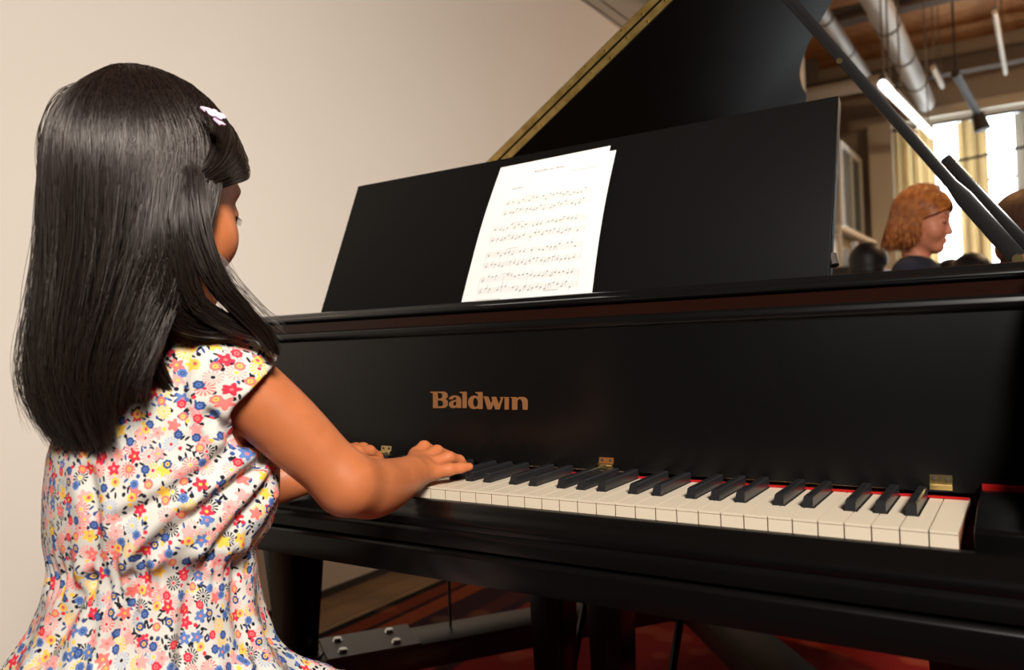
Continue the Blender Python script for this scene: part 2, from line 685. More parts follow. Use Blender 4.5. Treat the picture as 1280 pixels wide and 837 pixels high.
# steel beams, ducts and lights under the ceiling
for i, (yb, zb, hh, lab) in enumerate([(7.35, 4.34, 0.30, 'grey steel ceiling beam closest to the piano'), (8.75, 4.34, 0.16, 'slim grey steel ceiling beam between two deeper beams'),
                                       (11.5, 4.30, 0.24, 'grey steel ceiling beam beside the window wall'), (5.2, 4.34, 0.3, 'grey steel ceiling beam directly over the piano tail')]):
    p = MB()
    p.box(X0 - 0.48, X1, yb, yb + 0.2, zb, zb + 0.035).box(X0 - 0.48, X1, yb, yb + 0.2, zb + hh - 0.03, zb + hh)
    p.box(X0 - 0.48, X1, yb + 0.08, yb + 0.12, zb + 0.035, zb + hh - 0.03)
    p.box(X0 - 0.48, X0 - 0.3, yb + 0.05, yb + 0.15, zb + hh, ZC)
    p.box(1.5, 1.6, yb + 0.05, yb + 0.15, zb + hh, ZC)
    tag(p.build('ceiling_beam', STEEL), lab, 'beam', 'steel ceiling beams')


def duct(name, pts, r, lab, bands=True):
    root = empty(name, tuple(pts[0]), lab, 'duct')
    MB().tube(pts, r, 20).build('duct_pipe', DUCT, root, smooth=True)
    a, b = np.array(pts[0]), np.array(pts[-1])
    L = np.linalg.norm(b - a)
    for k in range(1, int(L / 1.2)):
        c = a + (b - a) * k * 1.2 / L
        d = (b - a) / L * 0.02
        MB().tube([c - d, c + d], r * 1.08, 20).build('joint_band', STEEL, root)
    return root


duct('air_duct', [(-1.08, 3.5, 4.05), (-1.08, 11.9, 4.05)], 0.125, 'fat grey air duct running towards the window wall')
duct('air_duct', [(-1.62, 5.5, 4.12), (-1.62, 12.0, 4.12)], 0.09, 'slimmer grey air duct beside the left wall')
duct('air_duct', [(-2.648, 9.0, 3.66), (-1.2, 9.0, 3.66)], 0.08, 'short grey duct branch crossing from the left wall')
duct('air_duct', [(-1.95, 7.9, 3.2), (-1.95, 7.9, 4.8)], 0.12, 'upright grey duct standing at the left wall ledge')
TUBE = mat('lit_tube', (1, 1, 1), 0.4, emit=((1.0, 0.97, 0.9), 3.0))


UNLIT = mat('unlit_tube', (0.62, 0.56, 0.46), 0.5)


def tube_light(a, b, r, lab, m=None):
    root = empty('tube_light', tuple(a), lab, 'light', 'tube lights under the ceiling')
    MB().tube([a, b], r, 10).build('tube', m or TUBE, root, smooth=True)
    up = np.array([0, 0, r * 1.6])
    MB().tube([np.array(a) + up, np.array(b) + up], r * 0.9, 4).build('housing', STEEL, root)
    for t in (0.15, 0.85):
        c = np.array(a) * (1 - t) + np.array(b) * t + up
        MB().tube([c, (c[0], c[1], ZC)], 0.008, 5).build('hanger', STEEL, root)
    return root


tube_light(at(1103, 105, 6.3), at(1114, 117, 6.6), 0.035, 'short lit tube light at the end of a long one')
tube_light(at(1117, 120, 6.7), at(1167, 170, 8.6), 0.033, 'long lit tube light pointing at the windows')
tube_light(at(1166, 85, 9.0), at(1178, 108, 10.0), 0.03, 'small unlit tube light beside the black spotlight track', UNLIT)
tube_light(at(1243, 15, 7.6), at(1257, 92, 9.8), 0.024, 'unlit pale tube light crossing under the slim ceiling beam', UNLIT)
tr_ = empty('spotlight_track', tuple(at(1195, 95, 9.2)), 'black spotlight track pointing at the windows', 'light')
a, b = at(1194, 92, 9.2), at(1222, 142, 10.2)
MB().tube([a, b], 0.05, 6).build('track', DARK, tr_)
MB().tube([b, b + np.array([0.05, 0.0, -0.22])], [0.07, 0.10], 12).build('spot_head', DARK, tr_)
MB().tube([a, (a[0], a[1], ZC)], 0.012, 5).build('hanger', DARK, tr_)

# glazed notice cabinet on the left wall near the corner
cab = empty('glazed_cabinet', (X0, 11.3, 1.75), 'tall glazed cabinet with white frame on the left wall', 'cabinet')
CABG = mat('cabinet_glass', (0.16, 0.19, 0.20), 0.12)
WHITE = mat('white_enamel', (0.75, 0.76, 0.74), 0.4)
MB().box(X0 + 0.002, X0 + 0.16, 10.4, 12.0, 2.2, 3.4).build('cabinet_body', mat('cabinet_grey', (0.3, 0.29, 0.27), 0.6), cab)
MB().box(X0 + 0.16, X0 + 0.17, 10.5, 11.9, 2.28, 3.32).build('pane', CABG, cab)
fr = MB()
for (ya, yb, za, zb) in ((10.4, 12.0, 3.32, 3.4), (10.4, 12.0, 2.2, 2.28), (10.4, 10.5, 2.28, 3.32), (11.9, 12.0, 2.28, 3.32), (11.18, 11.22, 2.28, 3.32)):
    fr.box(X0 + 0.16, X0 + 0.19, ya, yb, za, zb)
fr.build('door_frame', WHITE, cab)
# counter with glasses below it
ct = empty('side_counter', (-1.6, 6.4, 0.0065), 'dark counter with a pale rail along the left wall', 'counter')
MB().box(-2.13, -0.98, 5.9, 7.0, 0.0065, 1.36).build('cabinet_body', mat('counter_wood', (0.05, 0.03, 0.022), 0.5), ct)
MB().box(-2.13, -0.94, 5.86, 7.04, 1.36, 1.395).build('worktop', DARK, ct)
ra_, rb_ = at(1047, 284, 7.1), at(1092, 304, 7.6)
MB().tube([ra_, rb_], 0.03, 8).build('rail', CREAM, ct)
for t in (0.04, 0.96):
    q_ = ra_ * (1 - t) + rb_ * t
    MB().tube([(q_[0], q_[1], 1.395), q_], 0.02, 6).build('rail_post', CREAM, ct)
for (px, hh, rr, lab) in ((1057, 0.15, 0.030, 'slim white pitcher on the dark counter beside the music desk edge'), (1069, 0.2, 0.034, 'tall white jar on the dark counter between pitcher and bowl'), (1082, 0.10, 0.04, 'low white bowl on the dark counter')):
    jp = on_y(px, 330, 6.0)
    prof = [(0.6, 0), (1.0, 0.15), (1.0, 0.5), (0.7, 0.8), (0.8, 1.0)]
    rings = [[(jp[0] + rr * q * math.cos(k * math.pi / 8), jp[1] + rr * q * math.sin(k * math.pi / 8), 1.3955 + hh * t) for k in range(16)] for q, t in prof]
    tag(MB().loft(rings).build('white_jar', WHITE, smooth=True), lab, 'jar', 'white jars on the counter')

# rug
RUG = bpy.data.materials.new('oriental_rug')
RUG.use_nodes = True
nt = RUG.node_tree
bs = nt.nodes['Principled BSDF']
bs.inputs['Roughness'].default_value = 0.95
bs.inputs['Specular IOR Level'].default_value = 0.1
tc = nt.nodes.new('ShaderNodeTexCoord')
sx = nt.nodes.new('ShaderNodeSeparateXYZ')
nt.links.new(tc.outputs['Object'], sx.inputs[0])
mr = nt.nodes.new('ShaderNodeMapRange')
mr.inputs[1].default_value = 0.0
mr.inputs[2].default_value = 0.75
nt.links.new(sx.outputs[0], mr.inputs[0])
cr = nt.nodes.new('ShaderNodeValToRGB')
cr.color_ramp.interpolation = 'CONSTANT'
stops = [(0, (0.015, 0.01, 0.012)), (0.05, (0.30, 0.055, 0.02)), (0.14, (0.05, 0.015, 0.02)), (0.17, (0.42, 0.09, 0.03)), (0.27, (0.06, 0.02, 0.03)),
         (0.42, (0.13, 0.03, 0.03)), (0.52, (0.05, 0.02, 0.04)), (0.58, (0.35, 0.03, 0.02)), (0.66, (0.06, 0.015, 0.02)), (0.72, (0.36, 0.015, 0.012))]
el = cr.color_ramp.elements
el[0].position, el[0].color = 0, (0.008, 0.006, 0.007, 1)
el[1].position, el[1].color = stops[1][0], (*[v * 0.42 for v in stops[1][1]], 1)
stops = [(p, tuple(v * 0.42 for v in c)) for p, c in stops]
for p, c in stops[2:]:
    e = el.new(p)
    e.color = (*c, 1)
nt.links.new(mr.outputs[0], cr.inputs[0])
vo = nt.nodes.new('ShaderNodeTexVoronoi')
vo.inputs['Scale'].default_value = 9
vo.feature = 'SMOOTH_F1'
nt.links.new(tc.outputs['Object'], vo.inputs['Vector'])
cr2 = nt.nodes.new('ShaderNodeValToRGB')
cr2.color_ramp.elements[0].color = (0.05, 0.025, 0.01, 1)
cr2.color_ramp.elements[0].position = 0.22
cr2.color_ramp.elements[1].color = (0, 0, 0, 1)
cr2.color_ramp.elements[1].position = 0.32
nt.links.new(vo.outputs['Distance'], cr2.inputs[0])
ad = nt.nodes.new('ShaderNodeMix')
ad.data_type = 'RGBA'
ad.blend_type = 'ADD'
ad.inputs[0].default_value = 1
nt.links.new(cr.outputs[0], ad.inputs[6])
nt.links.new(cr2.outputs[0], ad.inputs[7])
nt.links.new(ad.outputs[2], bs.inputs['Base Color'])
rug = MB().box(0, 3.4, -2.4, 2.6, 0, 0.009).build('rug', RUG)
rug.location = (-1.86, 1.0, 0.0062)
tag(rug, 'dark red oriental rug with banded border lying under the piano', 'rug')

# ------------------------------------------------------------------ the grand piano
KZ = 0.735          # key tops
XL, XR = -1.34, 0.12
piano = empty('grand_piano', (-0.61, 0.6, 0.007), 'black grand piano with raised lid and a gold maker name above the keys', 'piano')

outline = catmull([(XR, 0.2), (XR, 0.45), (XR, 0.70), (0.085, 0.88), (0.01, 1.02), (-0.10, 1.145), (-0.19, 1.245), (-0.247, 1.35), (-0.272, 1.46),
                   (-0.288, 1.57), (-0.36, 1.72), (-0.52, 1.83), (-0.78, 1.87), (-1.08, 1.87), (-1.27, 1.83), (-1.335, 1.70), (XL, 1.4), (XL, 0.8), (XL, 0.2)], 5)
OL = np.array(outline)


def offset_path(P, d):
    T = np.gradient(P, axis=0)
    T /= np.linalg.norm(T, axis=1, keepdims=True)
    return P + d * np.c_[-T[:, 1], T[:, 0]]


IN = offset_path(OL, 0.05)
rings = [[(*o, 0.60), (*i, 0.60), (*i, 0.985), (*o, 0.985)] for o, i in zip(OL, IN)]
MB().loft(rings).build('rim', EBONY, piano, bevel=0.004)
# soundboard, iron plate and bottom
sb = [tuple(p) for p in IN[2:-2]] 
MB().prism(sb, 2, 0.80, 0.81).build('soundboard', SPRUCE, piano)
pl_ = [tuple(p) for p in offset_path(OL, 0.09)[4:-4]]
MB().prism(pl_, 2, 0.845, 0.86).build('iron_plate', PLATE_GOLD, piano)
# arms on either side of the keyboard
armp = [(-0.035, 0.64), (0.2, 0.64), (0.2, 0.985)] + [tuple(p) for p in catmull([(0.2, 0.985), (0.16, 0.975), (0.12, 0.92), (0.09, 0.85), (0.03, 0.815), (-0.02, 0.80), (-0.035, 0.78)], 4)[1:]]
for xa, xb in ((XL, XL + 0.05), (XR - 0.045, XR)):
    MB().prism(armp, 0, xa, xb).build('arm', EBONY, piano, bevel=0.006)
# keybed with moulded key slip
MB().prism([(-0.046, 0.672), (-0.050, 0.668), (-0.050, 0.637), (0.40, 0.625), (0.40, 0.695), (-0.035, 0.695), (-0.035, 0.672)], 0, XL, XR).build('keybed', EBONY, piano, bevel=0.0015)
slip = [(0.0, 0.690), (0.0, 0.715), (-0.003, 0.7205), (-0.009, 0.7225), (-0.016, 0.7205), (-0.024, 0.715), (-0.030, 0.7115), (-0.036, 0.7095), (-0.0415, 0.7055), (-0.043, 0.700), (-0.041, 0.695), (-0.0445, 0.692), (-0.046, 0.689), (-0.046, 0.676), (-0.034, 0.675), (-0.034, 0.690)]
so = MB().prism(slip, 0, XL + 0.052, XR - 0.047).build('key_slip', EBONY, piano, smooth=True)
# cheek blocks
ckp = [(-0.006, 0.690), (0.140, 0.690), (0.138, 0.748)] + [tuple(p) for p in catmull([(0.138, 0.748), (0.120, 0.7505), (0.080, 0.7505), (0.045, 0.747), (0.018, 0.7425), (0.0, 0.740), (-0.006, 0.737)], 4)[1:]]
for xa, xb in ((0.0115, XR - 0.047), (XL + 0.052, -1.2335)):
    ck = MB().prism(ckp, 0, xa, xb).build('cheek_block', EBONY, piano, bevel=0.003)
    MB().box(xa, xb, 0.1405, 0.150, 0.70, 0.7525).build('felt_pad', FELT, ck)
# keys
kw = 0.0235


def key_mesh(name, nl, nr, full_l=False):
    """white key: nl/nr = notch width on each side behind the heads"""
    g = 0.0006
    x0, x1 = -kw + g, -g
    L, Hd = 0.165, 0.0505
    top = [(x0, 0), (x1, 0), (x1, Hd), (x1 - nr, Hd), (x1 - nr, L), (x0 + nl, L), (x0 + nl, Hd), (x0, Hd)]
    if nr <= 0:
        top = [p for i, p in enumerate(top) if i not in (2, 3)][:2] + [(x1, L)] + [p for i, p in enumerate(top) if i in (5, 6, 7)]
    if nl <= 0:
        top = [p for p in top if not (abs(p[0] - x0) < 1e-9 and p[1] > 0)] + [(x0, L)]
        # keep order: rebuild
        top = [(x0, 0), (x1, 0)] + ([(x1, Hd), (x1 - nr, Hd), (x1 - nr, L)] if nr > 0 else [(x1, L)]) + [(x0, L)]
    m = MB()
    m.prism(top, 2, KZ - 0.0025, KZ, 0)                        # plastic cover
    low = [(p[0] * 0.999, p[1] + (0.0008 if p[1] == 0 else 0)) for p in top]
    m.prism(low, 2, KZ - 0.022, KZ - 0.0027, 1)                # wooden stick
    m.add([(x0, 0.0003, KZ - 0.0225), (x1, 0.0003, KZ - 0.0225), (x1, 0.0003, KZ - 0.0031), (x0, 0.0003, KZ - 0.0031),
           (x0, 0.0012, KZ - 0.0225), (x1, 0.0012, KZ - 0.0225), (x1, 0.0012, KZ - 0.0031), (x0, 0.0012, KZ - 0.0031)],
          [(0, 1, 2, 3), (7, 6, 5, 4), (0, 4, 5, 1), (3, 2, 6, 7), (0, 3, 7, 4), (1, 5, 6, 2)], 0)
    me = m.mesh(name)
    me.materials.append(IVORY)
    me.materials.append(KEYWOOD)
    return me


hb = 0.0063         # half gap for a black key
sh = {'C#': -0.0028, 'D#': 0.0028, 'F#': -0.0038, 'G#': 0.0, 'A#': 0.0038}
cut = {}
for nme, s_ in sh.items():
    cut[nme] = (hb - s_, hb + s_)     # notch into the key on its left, on its right
notch = {'C': (0, cut['C#'][0]), 'D': (cut['C#'][1], cut['D#'][0]), 'E': (cut['D#'][1], 0), 'F': (0, cut['F#'][0]), 'G': (cut['F#'][1], cut['G#'][0]),
         'A': (cut['G#'][1], cut['A#'][0]), 'B': (cut['A#'][1], 0)}
kms = {n: key_mesh('white_key', *notch[n]) for n in notch}
kms['A0'] = key_mesh('white_key', 0, notch['A'][1])
kms['C8'] = key_mesh('white_key', 0, 0)
bw, bt = 0.0053, 0.0043
zb0, zb1 = KZ - 0.012, KZ + 0.0115
bme = MB().loft([[(-bw, 0.0, zb0), (bw, 0.0, zb0), (bw, 0.098, zb0), (-bw, 0.098, zb0)], [(-bw, 0.0, KZ), (bw, 0.0, KZ), (bw, 0.098, KZ), (-bw, 0.098, KZ)],
                 [(-bt - 0.0003, 0.0045, zb1 - 0.0015), (bt + 0.0003, 0.0045, zb1 - 0.0015), (bt + 0.0003, 0.098, zb1 - 0.0015), (-bt - 0.0003, 0.098, zb1 - 0.0015)],
                 [(-bt + 0.001, 0.0065, zb1), (bt - 0.001, 0.0065, zb1), (bt - 0.001, 0.098, zb1), (-bt + 0.001, 0.098, zb1)]]).mesh('black_key')
bme.materials.append(KEYBLACK)
names = 'CBAGFED'
for i in range(52):
    n = names[i % 7]
    me = kms['C8'] if i == 0 else kms['A0'] if i == 51 else kms[n]
    k = link('white_key', me, None, piano)
    k.matrix_basis = Matrix.Translation((-kw * i, 0, 0))
    if n in 'BAGED' and i < 51:
        kn = {'B': 'A#', 'A': 'G#', 'G': 'F#', 'E': 'D#', 'D': 'C#'}[n]
        bk = link('black_key', bme, None, piano)
        bk.matrix_basis = Matrix.Translation((-kw * (i + 1) + sh[kn], 0.0515, 0))
MB().box(-1.222, -0.0005, 0.1455, 0.150, KZ + 0.0004, KZ + 0.0022).build('nameboard_felt', FELT, piano)

# fallboard
FB0, FB1 = np.array([0.151, 0.742]), np.array([0.186, 0.930])
xa, xb = XL + 0.053, XR - 0.048
fbp = [(0.151, 0.7415), (0.186, 0.928), (0.182, 0.931), (0.180, 0.936), (0.182, 0.942), (0.188, 0.945), (0.198, 0.945), (0.200, 0.930), (0.168, 0.7415)]
EBONY_SCUFF = mat('scuffed_ebony', (0.003, 0.0028, 0.0027), 0.3, 0, 0.27, rvary=(4.5, 0.20, 0.36))
fall = MB().prism(fbp, 0, xa, xb).build('fallboard', EBONY_SCUFF, piano, bevel=0.001)
nf = np.array([0, -(FB1 - FB0)[1], (FB1 - FB0)[0]])
nf /= np.linalg.norm(nf)
upf = np.array([0, *(FB1 - FB0)])
upf /= np.linalg.norm(upf)
p0f = np.array([0, 0.151, 0.7415])
# maker's name, letter outlines in sixteenths of a pixel of the lettering's box
letters = {
    'B': [[(60, 180), (400, 180), (455, 205), (480, 250), (478, 310), (430, 355), (478, 400), (488, 450), (480, 520), (430, 570), (350, 580), (125, 578), (125, 225), (60, 200)],
          [(240, 212), (315, 212), (350, 245), (355, 300), (325, 345), (240, 345)], [(240, 393), (325, 393), (368, 430), (372, 490), (340, 535), (240, 537)]],
    'a': [[(512, 365), (525, 320), (580, 280), (660, 270), (750, 290), (795, 340), (808, 400), (808, 578), (712, 578), (700, 560), (640, 582), (560, 572), (512, 520), (515, 455), (565, 405), (640, 388), (690, 372), (690, 340), (655, 312), (622, 330), (612, 368)],
          [(690, 415), (640, 430), (612, 470), (622, 520), (660, 522), (690, 495)]],
    'l': [[(770, 185), (945, 185), (945, 578), (840, 578), (840, 230), (775, 205)]],
    'd': [[(1150, 190), (1327, 190), (1330, 600), (1215, 598), (1200, 588), (1130, 605), (1040, 585), (985, 510), (975, 430), (1000, 340), (1070, 285), (1140, 275), (1215, 300), (1215, 240), (1150, 210)],
          [(1150, 325), (1105, 370), (1095, 440), (1110, 520), (1150, 552), (1198, 530), (1215, 470), (1208, 375)]],
    'w': [[(1332, 295), (1466, 300), (1531, 470), (1566, 390), (1541, 310), (1656, 305), (1721, 480), (1776, 345), (1726, 315), (1826, 312), (1741, 610), (1641, 612), (1586, 490), (1546, 610), (1446, 610), (1366, 330)]],
    'i': [[(1829, 312), (1963, 312), (1963, 615), (1861, 615), (1861, 340)]],
    'n': [[(1991, 312), (2156, 315), (2161, 335), (2221, 310), (2331, 308), (2395, 345), (2421, 400), (2421, 618), (2301, 618), (2288, 420), (2251, 365), (2206, 360), (2171, 400), (2171, 618), (2041, 618), (2041, 345)]]}
for ch, polys in letters.items():
    pp = []
    for poly in polys:
        q = []
        for u, v in poly:
            w3 = on_plane(535 + u / 19.39, 480 + v / 19.39, p0f, nf)
            q.append((w3[0], (w3 - p0f) @ upf))
        pp.append(q)
    me = curve_mesh('letter', pp, 0.0002)
    lo_ = link('letter', me, GOLDLEAF, None)
    Mx = Matrix.Identity(4)
    for r_ in range(3):
        Mx[r_][0] = (1.0, 0, 0)[r_]
        Mx[r_][1] = upf[r_]
        Mx[r_][2] = -nf[r_] * -1
        Mx[r_][3] = (p0f + nf * 0.0004)[r_]
    me.transform(Mx)
    lo_.parent = fall
    lo_.matrix_parent_inverse = world_of(fall).inverted()
# brass fallboard hinges
for xh in (-0.026, -0.414, -0.798, -1.18):
    h_ = MB()
    h_.box(xh - 0.0105, xh + 0.0105, 0.1485, 0.1515, 0.7435, 0.7485)
    c0, c1 = p0f + upf * 0.009 + nf * 0.0012, p0f + upf * 0.017 + nf * 0.0012
    h_.loft([[(xh + sx_ * 0.0105, *(c0 - nf * t_)[1:]) for sx_, t_ in ((-1, 0), (1, 0), (1, 0.0012), (-1, 0.0012))],
             [(xh + sx_ * 0.0105, *(c1 - nf * t_)[1:]) for sx_, t_ in ((-1, 0), (1, 0), (1, 0.0012), (-1, 0.0012))]])
    h_.tube([(xh - 0.0105, 0.1495, 0.7495), (xh + 0.0105, 0.1495, 0.7495)], 0.0017, 8)
    hg = h_.build('hinge', BRASS_BRIGHT, piano)
    sc = MB()
    for dx in (-0.006, 0.006):
        c = p0f + upf * 0.0132 + nf * 0.0013 + np.array([xh + dx, 0, 0])
        sc.tube([c, c + nf * 0.0007], 0.002, 8)
    sc.build('screw', DARK, hg)

# music shelf
MB().box(xa, xb, 0.202, 0.30, 0.925, 0.9605).build('shelf_rail', RECESS, piano)
shp = [(0.55, 0.9605), (0.205, 0.9605), (0.199, 0.9625), (0.196, 0.9665), (0.198, 0.9705), (0.204, 0.9725), (0.209, 0.9735), (0.212, 0.978), (0.216, 0.9795), (0.55, 0.9795)]
MB().prism(shp, 0, xa + 0.001, xb - 0.001).build('music_shelf', EBONY_GLOSS, piano, bevel=0.0008)
# music desk, leaning back
dl, dr = -1.069, -0.154
lean = math.radians(24.0)
du = np.array([0, math.sin(lean), math.cos(lean)])
dn = np.array([0, -math.cos(lean), math.sin(lean)])
DB = np.array([0, 0.28, 0.9805])
HD = 0.284


def desk_pt(x, h, off=0.0):
    return DB + np.array([x, 0, 0]) + du * h + dn * off


dk = MB().loft([[desk_pt(dl, 0), desk_pt(dr, 0), desk_pt(dr, 0, -0.019), desk_pt(dl, 0, -0.019)], [desk_pt(dl, HD), desk_pt(dr, HD), desk_pt(dr, HD, -0.019), desk_pt(dl, HD, -0.019)]])
desk = dk.build('music_desk', EBONY_MATTE, piano, bevel=0.0015)
MB().tube([desk_pt(dr + 0.004, 0.022, -0.01), desk_pt(dr + 0.0, 0.038, -0.01)], 0.006, 8).build('desk_hinge', DARK, desk)
MB().tube([desk_pt(dl - 0.003, 0.022, -0.01), desk_pt(dl, 0.038, -0.01)], 0.006, 8).build('desk_hinge', DARK, desk)
for xx in (-0.9, -0.33):
    MB().loft([[desk_pt(xx - 0.012, 0.2, -0.0195), desk_pt(xx + 0.012, 0.2, -0.0195), desk_pt(xx + 0.012, 0.2, -0.026), desk_pt(xx - 0.012, 0.2, -0.026)],
               [(xx - 0.012, 0.52, 0.9805), (xx + 0.012, 0.52, 0.9805), (xx + 0.012, 0.527, 0.9805), (xx - 0.012, 0.527, 0.9805)]]).build('desk_strut', EBONY, piano)

# lid, raised about the spine; the front flap folded back on top of it
LA = math.radians(32.5)
LX, LZ, LY = XL - 0.004, 0.995, 0.645
ca, sa = math.cos(LA), math.sin(LA)


def lid_pt(s, y, t=0.0):
    return (LX + s * ca - t * sa, y, LZ + s * sa + t * ca)


lo2 = [(p[0] - XL, p[1]) for p in OL if p[1] > LY + 0.02 and p[0] > XL + 0.002]
lidpoly = [(0.0, LY), (1.468, LY)] + [(s + 0.008, y) for s, y in lo2] + [(0.0, 1.5)]
TH = 0.018
lid = MB().loft([[lid_pt(s, y, 0) for s, y in lidpoly], [lid_pt(s, y, TH) for s, y in lidpoly]]).build('lid', LIDM, piano, bevel=0.0015)
fp = [(0.0, LY), (1.468, LY), (1.468, LY + 0.40), (0.0, LY + 0.40)]
MB().loft([[lid_pt(s, y, TH + 0.003) for s, y in fp], [lid_pt(s, y, 2 * TH + 0.003) for s, y in fp]]).build('lid_flap', LIDM, piano, bevel=0.0015)
for t0, t1 in ((0.002, TH - 0.001), (TH + 0.004, 2 * TH + 0.001)):
    hl = MB().loft([[lid_pt(0.02, LY - 0.0003, t0), lid_pt(1.45, LY - 0.0003, t0), lid_pt(1.45, LY - 0.0016, t0), lid_pt(0.02, LY - 0.0016, t0)],
                    [lid_pt(0.02, LY - 0.0003, t1), lid_pt(1.45, LY - 0.0003, t1), lid_pt(1.45, LY - 0.0016, t1), lid_pt(0.02, LY - 0.0016, t1)]]).build('piano_hinge', BRASS, lid)
    sc = MB()
    for k in range(29):
        c = lid_pt(0.05 + k * 0.048, LY - 0.0017, (t0 + t1) / 2 + 0.003 * (-1) ** k)
        sc.tube([c, (c[0], c[1] - 0.0012, c[2])], 0.0026, 8)
    sc.build('hinge_screws', BRASS_BRIGHT, lid)['kind'] = 'stuff'
for yy in (0.75, 1.2, 1.6):
    MB().tube([(LX - 0.004, yy - 0.05, LZ - 0.004), (LX - 0.004, yy + 0.05, LZ - 0.004)], 0.008, 10).build('lid_hinge', BRASS, piano)
# props
PY = 0.69


def prop_bar(name, pa, pb, wa, wb, th, m):
    """flat bar in the plane y=PY between pixel-derived points"""
    a, b = np.array(pa), np.array(pb)
    d = (b - a) / np.linalg.norm(b - a)
    n = np.array([-d[2], 0, d[0]])
    rings = []
    for c, w in ((a, wa), (b, wb)):
        rings.append([c + n * w / 2 + np.array([0, -th / 2, 0]), c - n * w / 2 + np.array([0, -th / 2, 0]), c - n * w / 2 + np.array([0, th / 2, 0]), c + n * w / 2 + np.array([0, th / 2, 0])])
    return rings


pa, pm, pt_ = on_y(1272, 322, PY), on_y(1205, 247, PY), on_y(990, 3, PY)
dd = (pt_ - pm) / np.linalg.norm(pt_ - pm)
# continue until the stick meets the lid's underside
tt = 0.0
q = pt_.copy()
while q[2] < LZ + (q[0] - LX) * math.tan(LA) - 0.002:
    q = q + dd * 0.002
d2 = (pm - pa) / np.linalg.norm(pm - pa)
ra = [prop_bar('p', pa, pm, 0.027, 0.027, 0.018, EBONY)[k] for k in (0, 1)] + [prop_bar('p', pm + dd * 0.03, q, 0.0185, 0.0185, 0.018, EBONY)[k] for k in (0, 1)]
PROPM = mat('prop_lacquer', (0.012, 0.011, 0.011), 0.22, 0, 0.5)
pr_ = MB().loft(ra).build('lid_prop', PROPM, piano, bevel=0.003)
sa_, sb_ = on_y(1181, 197, PY), on_y(1296, 318, PY)
MB().loft(prop_bar('p', sb_, sa_, 0.0185, 0.0175, 0.016, EBONY)).build('short_prop', PROPM, piano, bevel=0.004)
lk = on_y(1192, 217, PY)
MB().tube([lk + np.array([-0.012, 0, -0.004]), lk + np.array([0.012, 0, 0.006])], 0.004, 8).build('prop_peg', BRASS, piano)
MB().tube([on_y(1272, 324, PY - 0.012), on_y(1272, 324, PY + 0.012)], 0.008, 10).build('prop_pivot', BRASS_BRIGHT, piano)
MB().box(0.02, 0.072, PY - 0.03, PY + 0.03, 0.94, 0.992).build('prop_block', EBONY, piano, bevel=0.003)
MB().tube([on_y(1049, 76, PY - 0.012), on_y(1049, 76, PY - 0.009)], 0.005, 10).build('prop_stud', BRASS_BRIGHT, piano)

# legs standing on a wheeled truck
TZ = 0.30


def leg(cx, cy, top):
    a, b = 0.046, 0.030
    m = MB()
    m.loft([[(cx + sx * h, cy + sy * h, z) for sx, sy in ((-1, -1), (1, -1), (1, 1), (-1, 1))] for z, h in ((TZ, b), (TZ + 0.02, b), (top - 0.05, a), (top - 0.05, a + 0.012), (top, a + 0.012))])
    m.build('leg', EBONY, piano, bevel=0.003)
    MB().box(cx - 0.06, cx + 0.06, cy - 0.06, cy + 0.06, top, top + 0.02).build('leg_plate', EBONY, piano)


LEGS = [(-1.205, 0.315), (-0.015, 0.315), (-0.88, 1.62)]
for (x, y), t in zip(LEGS, (0.606, 0.606, 0.60)):
    leg(x, y, t)
MB().box(XL + 0.06, XR - 0.06, 0.24, 0.40, 0.60, 0.634).build('front_beam', EBONY, piano)
MB().box(-1.0, -0.76, 1.50, 1.74, 0.60, 0.80).build('rear_block', EBONY, piano)
bh = MB().box(-1.0, -0.9, 0.4, 1.5, 0.66, 0.76).build('cross_beam', EBONY, piano)
MB().box(-0.5, -0.4, 0.4, 1.55, 0.66, 0.76).build('cross_beam', EBONY, piano)
# pedal lyre
ly = MB().box(-0.73, -0.48, 0.36, 0.46, 0.585, 0.60).build('lyre_top', EBONY, piano)
for cx in (-0.657, -0.545):
    MB().loft([[(cx + sx * h, 0.41 + sy * h, z) for sx, sy in ((-1, -1), (1, -1), (1, 1), (-1, 1))] for z, h in ((0.17, 0.024), (0.585, 0.033))]).build('lyre_post', EBONY, piano, bevel=0.002)
MB().box(-0.74, -0.46, 0.33, 0.47, 0.10, 0.17).build('pedal_box', EBONY, piano, bevel=0.004)
for xx in (-0.66, -0.60, -0.54):
    MB().tube([(xx, 0.34, 0.125), (xx, 0.24, 0.125), (xx, 0.20, 0.122)], [0.009, 0.012, 0.016], 8, squash=(1, 0.4)).build('pedal', BRASS, piano, smooth=True)
MB().tube([(-0.505, 0.47, 0.16), (-0.50, 0.75, 0.64)], 0.008, 8).build('lyre_brace', EBONY, piano)
MB().tube([(-0.70, 0.47, 0.16), (-0.70, 0.75, 0.64)], 0.008, 8).build('lyre_brace', EBONY, piano)
pw_ = at(562, 748, 1.75)
MB().tube([(pw_[0], pw_[1], 0.66), (pw_[0], pw_[1], 0.28)], 0.003, 6).build('trap_rod', DARK, piano)

